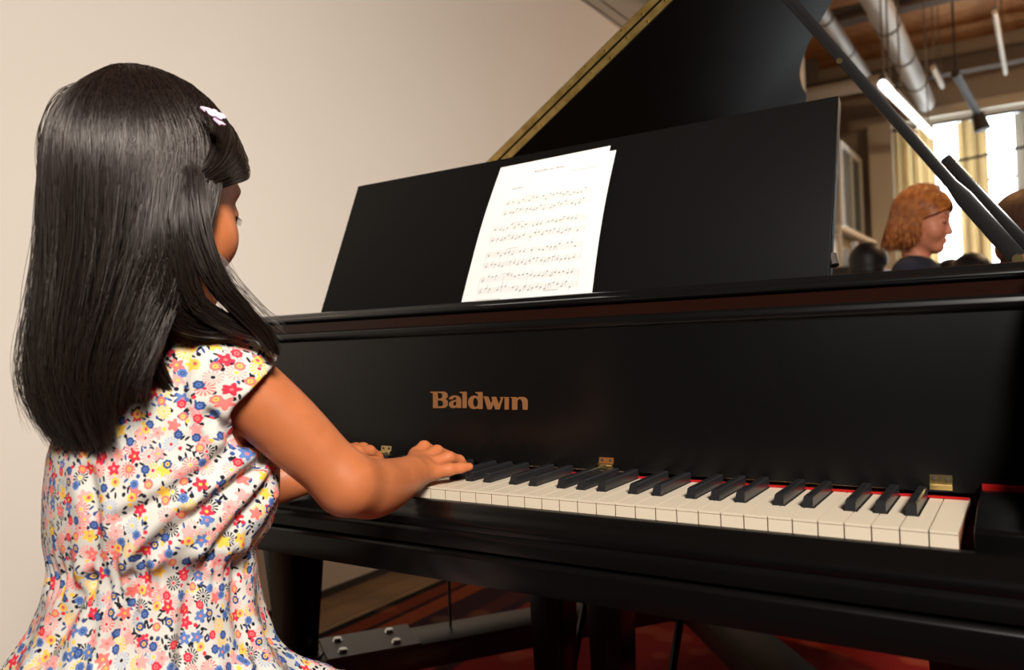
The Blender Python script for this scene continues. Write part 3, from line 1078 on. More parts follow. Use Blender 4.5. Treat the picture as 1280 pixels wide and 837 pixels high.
# piano truck: three arms meeting in a hub, on castors
truck = empty('piano_truck', (-0.66, 1.08, 0.016), 'brown steel three-armed piano truck with bolted plates under the legs', 'truck')
HUB = np.array([-0.66, 1.08])
CAST = mat('rubber_wheel', (0.02, 0.02, 0.02), 0.7)
for (x, y) in LEGS:
    e = np.array([x, y])
    d = (HUB - e) / np.linalg.norm(HUB - e)
    n = np.array([-d[1], d[0]]) * 0.055
    c0 = e - d * 0.10
    rings = []
    for c in (c0, HUB):
        rings.append([(*(c + n), TZ - 0.055), (*(c - n), TZ - 0.055), (*(c - n), TZ - 0.004), (*(c + n), TZ - 0.004)])
    MB().loft(rings).build('truck_arm', TRUCK, truck, bevel=0.003)
    pl0, pl1 = e + d * 0.05, e + d * 0.24
    n2 = n * 1.12
    pt = MB().loft([[(*(pl0 + n2), TZ - 0.0035), (*(pl0 - n2), TZ - 0.0035), (*(pl0 - n2), TZ + 0.003), (*(pl0 + n2), TZ + 0.003)],
                    [(*(pl1 + n2), TZ - 0.0035), (*(pl1 - n2), TZ - 0.0035), (*(pl1 - n2), TZ + 0.003), (*(pl1 + n2), TZ + 0.003)]]).build('bolted_plate', TRUCK, truck)
    for t in (0.085, 0.195):
        for sg in (-0.6, 0.6):
            c = e + d * t + n * sg
            MB().tube([(*c, TZ + 0.003), (*c, TZ + 0.009)], [0.011, 0.008], 8).build('bolt', SCREW, pt)
    MB().tube([(*e, TZ - 0.004), (*e, TZ)], 0.05, 16).build('leg_cup', TRUCK, truck)
    MB().tube([(*c0, TZ - 0.055), (*c0, 0.13)], 0.02, 10).build('castor_stem', TRUCK, truck)
    w0 = np.array([*c0, 0.066])
    MB().tube([w0 - np.array([0.018, 0, 0]), w0 + np.array([0.018, 0, 0])], 0.05, 18).build('castor_wheel', CAST, truck)
    MB().box(c0[0] - 0.03, c0[0] + 0.03, c0[1] - 0.03, c0[1] + 0.03, 0.118, 0.13).build('castor_fork', TRUCK, truck)
MB().tube([(*HUB, TZ - 0.06), (*HUB, TZ + 0.001)], 0.10, 20).build('truck_hub', TRUCK, truck)

# sheet music on the desk
sheet = empty('sheet_music', tuple(desk_pt(-0.63, 0.0, 0.004)), 'white sheets of printed piano music leaning on the black music desk', 'sheet music')


def paper_surface(c00, c10, c01, c11, off, curl):
    """grid on the desk plane: corners given as (x,h); returns function (u,v)->point"""
    def P(u, v, e=0.0):
        x = (c00[0] * (1 - u) + c10[0] * u) * (1 - v) + (c01[0] * (1 - u) + c11[0] * u) * v
        h = (c00[1] * (1 - u) + c10[1] * u) * (1 - v) + (c01[1] * (1 - u) + c11[1] * u) * v
        bend = curl * (math.sin(v * math.pi) * 0.6 + (1 - u) * (v - 0.3) * 0.6 * (1 if v > 0.3 else 0))
        return desk_pt(x, h, off + bend + e)
    return P


def desk_uv(px, py, off=0.002):
    p = on_plane(px, py, DB + dn * off, dn)
    return (p[0], (p - DB) @ du)


c00, c10, c01, c11 = desk_uv(577, 382), desk_uv(736, 372), desk_uv(629, 212.5), desk_uv(764, 183)
PF = paper_surface(c00, c10, c01, c11, 0.0045, 0.012)
d00, d10, d01, d11 = desk_uv(585, 381), desk_uv(739, 371), desk_uv(636, 214), desk_uv(770, 187)
PB = paper_surface(d00, d10, d01, d11, 0.0012, 0.012)
for Pf in (PB, PF):
    n = 24
    vs = [Pf(i / n, j / n) for j in range(n + 1) for i in range(n + 1)]
    vs2 = [Pf(i / n, j / n, -0.0003) for j in range(n + 1) for i in range(n + 1)]
    fs = [(j * (n + 1) + i, j * (n + 1) + i + 1, (j + 1) * (n + 1) + i + 1, (j + 1) * (n + 1) + i) for j in range(n) for i in range(n)]
    m = MB().add(vs, fs)
    N1 = (n + 1) ** 2
    m.add(vs2, [tuple(reversed(f)) for f in fs])
    rim_ = [i for i in range(n + 1)] + [(j) * (n + 1) + n for j in range(1, n + 1)] + [n * (n + 1) + i for i in range(n - 1, -1, -1)] + [j * (n + 1) for j in range(n - 1, 0, -1)]
    m.f += [(rim_[i], rim_[(i + 1) % len(rim_)], rim_[(i + 1) % len(rim_)] + N1, rim_[i] + N1) for i in range(len(rim_))]
    m.mi += [0] * len(rim_)
    m.build('page', PAPER, sheet, smooth=True)
# printed notation (u across, v up the page)
nm = MB()


def ink_quad(u0, v0, u1, v1):
    nm.add([PF(u0, v0, 0.0002), PF(u1, v0, 0.0002), PF(u1, v1, 0.0002), PF(u0, v1, 0.0002)], [(0, 1, 2, 3)])


def ink_line(ua, va, ub, vb, w, seg=8):
    for k in range(seg):
        t0, t1 = k / seg, (k + 1) / seg
        a = (ua + (ub - ua) * t0, va + (vb - va) * t0)
        b = (ua + (ub - ua) * t1, va + (vb - va) * t1)
        nm.add([PF(a[0], a[1] - w, 0.0002), PF(b[0], b[1] - w, 0.0002), PF(b[0], b[1] + w, 0.0002), PF(a[0], a[1] + w, 0.0002)], [(0, 1, 2, 3)])


def note(u, v, stem):
    vs = [PF(u + 0.0085 * math.cos(k * math.pi / 4), v + 0.0048 * math.sin(k * math.pi / 4 + 0.3), 0.00025) for k in range(8)]
    nm.add(vs, [tuple(range(8))])
    if stem:
        uu = u + (0.007 if stem > 0 else -0.007)
        ink_quad(uu - 0.0012, min(v, v + stem), uu + 0.0012, max(v, v + stem))


r2 = random.Random(5)
for sysn, vt in enumerate((0.71, 0.525, 0.345, 0.175)):
    u0, u1 = (0.17 if sysn == 0 else 0.12), 0.91
    for st in (0, 1):
        vb = vt - st * 0.075
        for l in range(5):
            ink_line(u0, vb - l * 0.0078, u1, vb - l * 0.0078, 0.00028)
        ink_line(u0 + 0.02, vb - 0.036, u0 + 0.028, vb + 0.008, 0.006, 3)       # clef stroke
        note(u0 + 0.024, vb - 0.022, 0)
        for k in range(22):
            if r2.random() < 0.86:
                v = vb - 0.0039 * r2.randint(-1, 8)
                note(u0 + 0.07 + k * (u1 - u0 - 0.09) / 22, v, r2.choice((0.028, -0.028, 0.028)) if (st or r2.random() < 0.5) else 0)
    for k in range(5):
        uu = u0 + (u1 - u0) * k / 4
        ink_quad(uu - 0.0008, vt - 0.106, uu + 0.0008, vt)
    ink_line(u0 + 0.17, vt + 0.012, u0 + 0.27, vt + 0.014, 0.0012, 2)
ink_line(0.19, 0.80, 0.30, 0.80, 0.0022, 3)
for k in range(15):
    if k not in (7, 10):
        uu = 0.36 + k * 0.018
        ink_quad(uu, 0.902, uu + 0.011, 0.912 + 0.006 * (k in (0, 11, 5)))
for k in range(18):
    if k not in (5, 11):
        ink_quad(0.70 + k * 0.012, 0.857, 0.707 + k * 0.012, 0.863)
for k in range(14):
    ink_quad(0.12 + k * 0.015, 0.022, 0.129 + k * 0.015, 0.027)
for k in range(6):
    ink_quad(0.42 + k * 0.015, 0.018, 0.429 + k * 0.015, 0.022)
for k in range(8):
    ink_quad(0.66 + k * 0.014, 0.055, 0.669 + k * 0.014, 0.061)
nm.build('printed_notes', INK, sheet)['kind'] = 'stuff'

# bench under the player
bench = empty('piano_bench', (-0.74, -0.33, 0.016), 'black padded piano bench the player in the floral dress sits on', 'bench')
MB().box(-1.02, -0.46, -0.55, -0.27, 0.43, 0.475).build('cushion', mat('black_vinyl', (0.02, 0.02, 0.02), 0.45), bench, bevel=0.015, seg=3)
MB().box(-1.0, -0.48, -0.53, -0.29, 0.36, 0.43).build('apron', EBONY, bench)
for sx_ in (-0.985, -0.495):
    for sy_ in (-0.51, -0.31):
        MB().loft([[(sx_ + a * h, sy_ + b * h, z) for a, b in ((-1, -1), (1, -1), (1, 1), (-1, 1))] for z, h in ((0.016, 0.015), (0.36, 0.022))]).build('leg', EBONY, bench)

# ------------------------------------------------------------------ people
def nrm(v):
    v = np.array(v, float)
    return v / np.linalg.norm(v)


def head_frame(c, fwd, tilt_up=(0, 0, 1)):
    f = nrm(fwd)
    r = nrm(np.cross(f, tilt_up))
    u = np.cross(r, f)
    return np.array(c, float), np.array([r, f, u])       # rows: right, forward, up


def loc2w(fr, p):
    return fr[0] + np.asarray(p, float) @ fr[1]


def head_prims(fr, s=1.0):
    c, M = fr
    Mf = M.astype(np.float32)

    def E(p, r, k):
        return ell(loc2w(fr, np.array(p) * s), np.array(r) * s, k * s, Mf)

    def K(a, b, r1, r2, k):
        return cone(loc2w(fr, np.array(a) * s), loc2w(fr, np.array(b) * s), r1 * s, r2 * s, k * s)
    pr = [E((0, -0.004, 0.020), (0.074, 0.090, 0.082), 0.01),
          E((0, 0.028, -0.040), (0.057, 0.055, 0.070), 0.025),
          K((0, 0.060, -0.098), (0, 0.066, -0.098), 0.016, 0.015, 0.02),
          K((0, 0.080, 0.000), (0, 0.096, -0.042), 0.005, 0.0095, 0.010),
          E((0, 0.090, -0.046), (0.013, 0.009, 0.007), 0.006),
          E((0, 0.079, -0.068), (0.019, 0.010, 0.005), 0.006), E((0, 0.078, -0.077), (0.017, 0.010, 0.0055), 0.005),
          E((0, 0.072, 0.012), (0.046, 0.012, 0.009), 0.012)]
    for q in (-1, 1):
        pr += [E((q * 0.036, 0.050, -0.045), (0.026, 0.026, 0.028), 0.02), K((q * 0.046, 0.0, -0.062), (q * 0.014, 0.056, -0.098), 0.017, 0.015, 0.02),
               E((q * 0.029, 0.071, -0.012), (0.014, 0.012, 0.010), 0.006), E((q * 0.074, -0.006, -0.022), (0.007, 0.018, 0.029), 0.006),
               K((q * 0.079, -0.018, -0.002), (q * 0.077, -0.012, -0.045), 0.005, 0.004, 0.004)]
    return pr


def hair_paths(fr, rows, n, part_y, phimax, gfac, tip, rr, s=1.0, seed=1, K=26, lay=(0.82, 1.02), wav=0.004):
    """strands falling from a parting over the skull and down; rows = (z, A, B, cy) in head space"""
    g = np.random.default_rng(seed)
    rows = np.array(rows)
    z0 = rows[0, 0]
    phi = np.radians(g.uniform(-phimax, phimax, n))
    layer = g.uniform(*lay, n)
    yr = np.where(np.abs(phi) < 0.7, g.uniform(-0.06, 0.01, n), g.uniform(-0.05, part_y, n))
    tz = tip(phi) + g.normal(0, 0.010, n) + (1 - layer) * 0.05
    sgn = np.sign(phi) + (phi == 0)
    c0 = np.array([0, -0.004, 0.020])
    rad0 = np.array([rows[0, 1], rows[0, 2], 0.104])
    d0 = np.stack([sgn * g.uniform(0.0, 0.10, n), (yr + 0.004) / 0.095, np.ones(n)], 1)
    d0 /= np.linalg.norm(d0, axis=1, keepdims=True)
    d1 = np.stack([np.sin(phi), -np.cos(phi), np.full(n, (z0 - 0.020) / 0.104)], 1)
    d1 /= np.linalg.norm(d1, axis=1, keepdims=True)
    K1 = 10
    P = np.zeros((n, K, 3))
    om = np.arccos(np.clip((d0 * d1).sum(1), -1, 1))
    fac0 = 0.975 + 0.05 * (layer - lay[0]) / (lay[1] - lay[0])
    for i in range(K1):
        t = i / (K1 - 1)
        d = (np.sin((1 - t) * om)[:, None] * d0 + np.sin(t * om)[:, None] * d1) / np.sin(om)[:, None]
        P[:, i] = c0 + d * rad0 * fac0[:, None]
    end = P[:, K1 - 1].copy()
    ph1, ph2 = g.uniform(0, 6.28, n), g.uniform(0, 6.28, n)
    clump = np.floor((phi + 4) * 14)
    cj = np.random.default_rng(seed + 5).uniform(-1, 1, 400)[clump.astype(int) % 400]
    for i in range(K1, K):
        t = (i - K1 + 1) / (K - K1)
        z = end[:, 2] + (tz - end[:, 2]) * t
        A, B, cy = [np.interp(-z, -rows[:, 0], rows[:, j]) for j in (1, 2, 3)]
        gg = np.interp(-z, [-g_[0] for g_ in gfac], [g_[1] for g_ in gfac])
        ph = phi * gg + 0.10 * cj * t
        bq = np.clip((z0 - z) / 0.10, 0, 1)
        le = fac0 * (1 - bq) + layer * bq
        q = np.stack([le * A * np.sin(ph), cy - le * B * np.cos(ph), z], 1)
        q[:, 0] += wav * np.sin(5 * t + ph1) * t + 0.004 * cj * t
        q[:, 1] += wav * np.sin(4 * t + ph2) * t
        bl = min(1.0, t * 4)
        if i == K1:
            off = end - q
        P[:, i] = q + off * (1 - bl) * 0.6
    for _ in range(4):
        P[:, 1:-1] += 0.5 * (0.5 * (P[:, :-2] + P[:, 2:]) - P[:, 1:-1])
    return fr[0] + (P * s) @ fr[1], g.uniform(0.7, 1.3, n) * rr


def hair_core(fr, rows, phimax, gfac, zend, fac=0.86, s=1.0):
    """solid dark sheet under the strands"""
    rows = np.array(rows)
    nz, na = 14, 28
    out = []
    for th in (0.0, 0.012):
        for i in range(nz + 1):
            z = rows[0, 0] + (zend - rows[0, 0]) * i / nz
            A, B, cy = [np.interp(-z, -rows[:, 0], rows[:, j]) for j in (1, 2, 3)]
            gg = np.interp(-z, [-g_[0] for g_ in gfac], [g_[1] for g_ in gfac])
            for k in range(na + 1):
                ph = math.radians(phimax * 0.97) * (2 * k / na - 1) * gg
                out.append(((fac * A - th) * math.sin(ph), cy - (fac * B - th) * math.cos(ph), z))
    V = fr[0] + (np.array(out) * s) @ fr[1]
    n1 = (nz + 1) * (na + 1)
    Q = []
    for i in range(nz):
        for k in range(na):
            a = i * (na + 1) + k
            Q.append((a, a + 1, a + na + 2, a + na + 1))
            Q.append((n1 + a, n1 + a + na + 1, n1 + a + na + 2, n1 + a + 1))
    for i in range(nz):
        for k in (0, na):
            a = i * (na + 1) + k
            Q.append((a, a + na + 1, n1 + a + na + 1, n1 + a))
    for k in range(na):
        for i in (0, nz):
            a = i * (na + 1) + k
            Q.append((a, n1 + a, n1 + a + 1, a + 1))
    return V, np.array(Q)


def cap_field(fr, s, grow, hair_n, hair_d):
    """scalp cover that thins out under the skin at the hairline"""
    c, M = fr
    e = ell(loc2w(fr, np.array([0, -0.004, 0.020]) * s), np.array([0.074, 0.090, 0.082]) * s, 0.01, M.astype(np.float32))[0]
    hn = nrm(hair_n).astype(np.float32)

    def f(P):
        q = (P - c.astype(np.float32)) @ M.T.astype(np.float32) / s
        side = hair_d - q @ hn
        up = q[:, 2] + 0.075
        g = np.clip(np.minimum(side, up) / 0.012, -1, 1)
        return e(P) - s * (grow * np.clip(g, 0, 1) - 0.012 * (g <= 0) * np.minimum(1, -g))
    return f


def set_under(me, parts, under):
    idx = np.concatenate([np.full(len(p[1]), 1 if i in under else 0, np.int32) for i, p in enumerate(parts)])
    me.polygons.foreach_set('material_index', idx)


def join(name, parts):
    V = np.concatenate([p[0] for p in parts])
    n = 0
    Q = []
    for v, q in parts:
        Q.append(q + n)
        n += len(v)
    return np_mesh(name, V, np.concatenate(Q))


def mesh_arrays(me):
    V = np.empty(len(me.vertices) * 3, np.float32)
    me.vertices.foreach_get('co', V)
    L = np.empty(len(me.loops), np.int32)
    me.loops.foreach_get('vertex_index', L)
    bpy.data.meshes.remove(me)
    return V.reshape(-1, 3), L.reshape(-1, 4)


def loft_field(zs, cx, cy, a, b):
    zs, cx, cy, a, b = [np.array(v, float) for v in (zs, cx, cy, a, b)]

    def f(P):
        z = P[:, 2]
        A = np.interp(z, zs, a)
        B = np.interp(z, zs, b)
        dx = (P[:, 0] - np.interp(z, zs, cx)) / A
        dy = (P[:, 1] - np.interp(z, zs, cy)) / B
        d = (np.sqrt(dx * dx + dy * dy) - 1) * np.minimum(A, B)
        return np.maximum(d, np.maximum(z - zs[-1], zs[0] - z)).astype(np.float32)
    return f


HAIR = mat('black_hair', (0.013, 0.008, 0.006), 0.30, 0, 0.40)
SCALP = mat('hair_underlayer', (0.006, 0.0045, 0.004), 0.9, 0, 0.03)
_h = HAIR.node_tree.nodes['Principled BSDF']
_h.inputs['Specular Tint'].default_value = (1.0, 0.9, 0.85, 1)

# ---- the player -------------------------------------------------------------
TD = 0.85
rowsT = [(965, -20, 372), (900, 0, 352), (837, 18, 338), (800, 36, 328), (765, 58, 320), (735, 68, 316), (705, 70, 317), (690, 70, 321), (670, 70, 334), (640, 71, 341), (600, 72, 343), (560, 76, 340),
         (520, 86, 332), (480, 98, 322), (450, 106, 310), (430, 122, 297), (415, 145, 275), (402, 172, 250)]
zz, cxs, cys, aa, bb = [], [], [], [], []
for (y, l, r) in rowsT:
    c = at((l + r) / 2, y, TD)
    e = (r - l) / 2 * TD / CF
    ratio = np.interp(y, [402, 430, 480, 560, 965], [1.15, 1.28, 1.2, 1.08, 1.0])
    a_ = ratio * e
    zz.append(c[2]); cxs.append(c[0]); cys.append(c[1]); aa.append(a_)
    bb.append(math.sqrt(max(e * e - (0.546 * a_) ** 2, 1e-6)) / 0.838)
TC = np.array([cxs[9], cys[9]])
dress_loft = loft_field(zz, cxs, cys, aa, bb)
skin_loft = loft_field(zz[6:], cxs[6:], cys[6:], [v * 0.80 for v in aa[6:]], [v * 0.80 for v in bb[6:]])

player = empty('person', (TC[0], TC[1], 0.475), 'person in a floral print dress with long dark hair playing the piano', 'person')
HF = head_frame(at(188, 238, 0.82), (0.02, 1.0, -0.12))


def mir(p):
    return np.array([2 * TC[0] - p[0], p[1], p[2]])


Sh = at(290, 470, 0.805)
El = at(438, 606, 0.85)
Wr = at(512, 593, 0.985)
ShL = mir(Sh) + np.array([0, 0.01, 0])
WrL = at(429, 577, 1.10)
ElL = np.array([-0.865, -0.13, 0.735])
body = [(skin_loft, 0.02)]
neck0 = at(205, 420, 0.84)
body += [cone(neck0, loc2w(HF, (0, -0.02, -0.06)), 0.040, 0.036, 0.02)]
body += head_prims(HF)


def arm(S_, E_, W_, out):
    mid = S_ * 0.55 + E_ * 0.45
    return [chain([S_, mid, E_ * 0.93 + mid * 0.07 + (E_ - W_) * 0.03], [0.0365, 0.0360, 0.0298], 0.006),
            chain([E_ + (E_ - W_) * 0.02, E_ * 0.72 + W_ * 0.28 - np.array([0, 0, 0.007]), E_ * 0.4 + W_ * 0.6 - np.array([0, 0, 0.007]), W_], [0.0300, 0.0340, 0.0300, 0.0228], 0.022)]


body += arm(Sh, El, Wr, 1) + arm(ShL, ElL, WrL, -1)


def finger(pts, r0, r1, k=0.0035):
    n = len(pts) - 1
    return [cone(pts[i], pts[i + 1], r0 + (r1 - r0) * i / n, r0 + (r1 - r0) * (i + 1) / n, k if i else 0.005) for i in range(n)]


# right hand: palm, then little, ring, middle, index finger and thumb
mL, mR, mM, mI = at(541, 590, 1.012), at(537, 580, 1.03), at(529, 573, 1.05), at(520, 568, 1.068)
pc = at(530, 586, 1.03)
body += [cone(Wr, at(528, 588, 1.012), 0.0222, 0.017, 0.004), cone(Wr, mL, 0.018, 0.0095, 0.005), cone(Wr, mR, 0.018, 0.0095, 0.005), cone(Wr, mM, 0.018, 0.0095, 0.005), cone(Wr, mI, 0.017, 0.0095, 0.005)]
body += finger([mL, at(561, 586.5, 1.022), at(576, 584.5, 1.034), at(587, 583, 1.042)], 0.0092, 0.0055)
body += finger([mR, at(561, 571.5, 1.045), at(574, 575, 1.062), at(580, 581, 1.068)], 0.0095, 0.0058)
body += finger([mM, at(546, 563.5, 1.072), at(558, 569, 1.088), at(563, 578, 1.094)], 0.0095, 0.006)
body += finger([mI, at(530, 558, 1.085), at(544, 565, 1.105), at(551, 576, 1.112)], 0.0095, 0.006)
body += finger([at(512, 588, 1.02), at(524, 585, 1.065), at(540, 584, 1.085), at(549, 584.5, 1.09)], 0.012, 0.007)
# left hand: thumb side towards the right hand
lI, lM, lR, lL = at(446, 565, 1.115), at(439, 563, 1.135), at(435, 563, 1.15), at(430, 566, 1.162)
body += [cone(WrL, at(438, 572, 1.12), 0.0222, 0.017, 0.004)] + [cone(WrL, q_, 0.017, 0.0095, 0.005) for q_ in (lI, lM, lR, lL)]
body += finger([lI, at(462, 563.5, 1.135), at(472, 570, 1.15), at(477, 576, 1.155)], 0.0095, 0.0058)
body += finger([lM, at(454, 560, 1.155), at(463, 565, 1.17), at(468, 572, 1.176)], 0.0095, 0.006)
body += finger([lR, at(445, 560, 1.17), at(454, 565, 1.185), at(459, 571, 1.19)], 0.0095, 0.006)
body += finger([lL, at(437, 563, 1.18), at(443, 567, 1.195), at(447, 573, 1.20)], 0.009, 0.0055)
body += finger([at(435, 577, 1.10), at(454, 577.5, 1.108), at(471, 578, 1.116), at(481, 579.5, 1.12)], 0.0115, 0.0068)
# legs under the skirt
hipz, kz_ = 0.530, 0.425
for q in (-1, 1):
    hp = np.array([TC[0] + q * 0.062, TC[1] + 0.0, hipz])
    kn = np.array([TC[0] + 0.02 + q * 0.075, TC[1] + 0.235, kz_])
    an = np.array([TC[0] + 0.02 + q * 0.07, TC[1] + 0.25, 0.115])
    toe = an + np.array([q * 0.015, 0.11, -0.078])
    heel = an + np.array([0, -0.012, -0.070])
    body += [cone(hp, kn, 0.060, 0.045, 0.02), cone(kn, kn * 0.6 + an * 0.4, 0.043, 0.041, 0.02), cone(kn * 0.6 + an * 0.4, an, 0.041, 0.026, 0.02),
             cone(heel, toe, 0.026, 0.018, 0.02), cone(an, heel, 0.026, 0.026, 0.01)]
V, Q = surface(field(body), (-1.05, -0.50, 0.0), (-0.45, 0.20, 1.20), 0.0028)
V = relax(V, Q, 1, 0.4)
link('body', np_mesh('body', V, Q), SKIN, player, True)
# finger nails
NAIL = mat('finger_nail', (0.75, 0.42, 0.30), 0.3)
bodyo = bpy.data.objects['body']
# lashes and brows
lash = MB()
for q in (-1, 1):
    pts = [loc2w(HF, (q * (0.029 + 0.0155 * math.cos(t)), 0.0815 - 0.010 * (math.cos(t) if math.cos(t) > 0 else 0) + 0.001, -0.0165 - 0.002 * math.sin(t))) for t in np.linspace(0, math.pi, 9)]
    lash.tube(pts, 0.0016, 5)
    out = nrm(loc2w(HF, (q * 0.5, 1, -0.5)) - HF[0])
    for p in pts[:6]:
        lash.tube([p, p + out * 0.007], [0.0006, 0.0002], 4)
lash.build('eyelashes', HAIR, bodyo)['kind'] = 'stuff'
bw_ = MB()
for q in (-1, 1):
    bw_.tube([loc2w(HF, (q * x, y, z)) for x, y, z in ((0.014, 0.0835, 0.013), (0.030, 0.081, 0.018), (0.046, 0.070, 0.014))], [0.002, 0.0022, 0.001], 5)
bw_.build('eyebrows', HAIR, bodyo)['kind'] = 'stuff'

# dress
arm_dir = nrm(El - Sh)
mouth = at(305, 489, 0.802)
arm_dirL = nrm(ElL - ShL)
mouthL = ShL + arm_dirL * 0.035
sleeve = []
for (S_, d_, m_) in ((Sh, arm_dir, mouth), (ShL, arm_dirL, mouthL)):
    root_ = np.array([TC[0] + (S_[0] - TC[0]) * 0.52, S_[1] * 0.7 + (TC[1] + 0.02) * 0.3, S_[2] + 0.020])
    sleeve.append((chain([root_, S_, m_, m_ + d_ * 0.05], [0.045, 0.0455, 0.048, 0.050])[0], d_.astype(np.float32), m_.astype(np.float32), cone(S_ + d_ * 0.0, m_ + d_ * 0.06, 0.0385, 0.049)[0]))
skirt = []
for q in (-1, 1):
    skirt.append(cone((TC[0] + q * 0.062, TC[1], hipz), (TC[0] + 0.02 + q * 0.080, TC[1] + 0.235, kz_), 0.082, 0.066)[0])
shoulder = [cone((TC[0] - 0.085, TC[1] + 0.0, 0.905), (TC[0] + 0.085, TC[1] + 0.0, 0.905), 0.038, 0.038)[0]]


def dress_f(P):
    d = dress_loft(P)
    for g in skirt:
        d = smin(d, g(P), 0.03)
    ztop = P[:, 2] - zz[-1]
    for g in shoulder:
        d = smin(d, g(P), 0.03)
    for g, n_, m_, hol in sleeve:
        side = (P - m_) @ n_
        s_ = np.maximum(g(P), side)
        d = smin(d, s_, 0.018)
        d = np.maximum(d, -np.maximum(hol(P), -(side + 0.028)))
    hemd = np.where(P[:, 1] < TC[1] + 0.13, 0.482, 0.36) - P[:, 2]
    return np.maximum(np.maximum(d, ztop), hemd)


DV, DQ = surface(dress_f, (-1.10, -0.55, 0.33), (-0.45, 0.12, 0.98), 0.0032)
DV = relax(DV, DQ, 2, 0.5)
DN = vnormals(DV, DQ)
pp = project(DV)
view = DV - CAM
view /= np.linalg.norm(view, axis=1, keepdims=True)
facing = np.clip(-(DN * view).sum(1) * 3, 0, 1)
creases = [([(350, 548), (318, 585), (270, 622), (215, 668), (175, 700)], 8, 0.0075), ([(342, 590), (312, 632), (280, 672), (262, 700)], 7, 0.006), ([(300, 545), (262, 585), (205, 622), (150, 650)], 9, 0.0055),
           ([(347, 630), (328, 668), (315, 690)], 6, 0.005), ([(110, 590), (122, 650), (112, 720)], 9, 0.004), ([(225, 640), (180, 690), (165, 720)], 8, 0.005), ([(262, 520), (285, 545), (320, 560)], 8, 0.006),
           ([(300, 700), (292, 760), (300, 820)], 8, 0.006), ([(250, 705), (235, 760), (225, 830)], 9, 0.006), ([(180, 715), (160, 770), (130, 830)], 9, 0.006), ([(110, 730), (80, 780), (50, 830)], 9, 0.006),
           ([(330, 790), (370, 812), (420, 836)], 6, 0.004), ([(240, 430), (225, 480), (230, 520)], 8, 0.003)]
disp = np.zeros(len(DV))
for pts, w, dep in creases:
    best = np.full(len(DV), 1e9)
    sgn = np.zeros(len(DV))
    for a, b in zip(pts[:-1], pts[1:]):
        a, b = np.array(a, float), np.array(b, float)
        ab = b - a
        rel = pp[:, :2] - a
        t = np.clip(rel @ ab / (ab @ ab), 0, 1)
        off = rel - t[:, None] * ab
        dd_ = np.linalg.norm(off, axis=1)
        cr_ = ab[0] * off[:, 1] - ab[1] * off[:, 0]
        m = dd_ < best
        best[m] = dd_[m]
        sgn[m] = np.sign(cr_[m])
    x = best * sgn / w
    disp += dep * (-np.exp(-x * x) + 0.75 * np.exp(-(x - 1.9) ** 2 / 1.6) + 0.5 * np.exp(-(x + 1.9) ** 2 / 1.8)) * facing
th = np.arctan2(DV[:, 1] - TC[1], DV[:, 0] - TC[0])
zw = zz[7]
gath = np.exp(-((DV[:, 2] - zw) / 0.022) ** 2)
disp += gath * (0.0022 * np.sin(th * 46 + 2 * np.sin(th * 7)) - 0.006)
lowz = np.clip((zw - 0.02 - DV[:, 2]) / 0.08, 0, 1)
disp += lowz * 0.0045 * np.sin(th * 17 + 1.5 * np.sin(th * 5)) * (DV[:, 1] < TC[1] + 0.15)
DV = DV + DN * disp[:, None]
dme = np_mesh('dress', DV, DQ)
# unwrap: around the body, and from above on the shoulders
ang0 = math.atan2(CAM[1] - TC[1], CAM[0] - TC[0])
thr = np.mod(th - ang0 + math.pi, 2 * math.pi) - math.pi
fth = thr[DQ]
ref = fth[:, :1]
fth = ref + (np.mod(fth - ref + math.pi, 2 * math.pi) - math.pi)
uvw = np.stack([fth * 0.125, DV[DQ][:, :, 2]], -1)
fn = np.abs(DN[DQ].mean(1)[:, 2])
topf = fn > 0.78
uvw[topf] = np.stack([DV[DQ][topf][:, :, 1] * 1.0 + 3.3, DV[DQ][topf][:, :, 0] + 2.7], -1)
uvl = dme.uv_layers.new(name='print')
uvl.data.foreach_set('uv', uvw.astype(np.float32).ravel())

FLOR = bpy.data.materials.new('floral_cotton')
FLOR.use_nodes = True
nt = FLOR.node_tree
bs = nt.nodes['Principled BSDF']
bs.inputs['Roughness'].default_value = 0.85
bs.inputs['Specular IOR Level'].default_value = 0.15
uvn = nt.nodes.new('ShaderNodeUVMap')
uvn.uv_map = 'print'


def mth(op, a, b=None, c=None):
    n = nt.nodes.new('ShaderNodeMath')
    n.operation = op
    for i, v in enumerate((a, b, c)):
        if v is None:
            continue
        if isinstance(v, (int, float)):
            n.inputs[i].default_value = v
        else:
            nt.links.new(v, n.inputs[i])
    return n.outputs[0]


def cells(scale, offs, rnd=0.75, rot=0.0, stretch=(1, 1)):
    mp = nt.nodes.new('ShaderNodeMapping')
    mp.inputs['Scale'].default_value = (scale * stretch[0], scale * stretch[1], 1)
    mp.inputs['Location'].default_value = (*offs, 0)
    m0 = nt.nodes.new('ShaderNodeMapping')
    m0.inputs['Rotation'].default_value = (0, 0, rot)
    nt.links.new(uvn.outputs[0], m0.inputs[0])
    nt.links.new(m0.outputs[0], mp.inputs[0])
    v = nt.nodes.new('ShaderNodeTexVoronoi')
    v.voronoi_dimensions = '2D'
    v.inputs['Scale'].default_value = 1.0
    v.inputs['Randomness'].default_value = rnd
    nt.links.new(mp.outputs[0], v.inputs['Vector'])
    df = nt.nodes.new('ShaderNodeVectorMath')
    df.operation = 'SUBTRACT'
    nt.links.new(mp.outputs[0], df.inputs[0])
    nt.links.new(v.outputs['Position'], df.inputs[1])
    sp = nt.nodes.new('ShaderNodeSeparateXYZ')
    nt.links.new(df.outputs[0], sp.inputs[0])
    ang = mth('ARCTAN2', sp.outputs[1], sp.outputs[0])
    sc = nt.nodes.new('ShaderNodeSeparateColor')
    nt.links.new(v.outputs['Color'], sc.inputs[0])
    return v.outputs['Distance'], ang, sc.outputs


cur = None


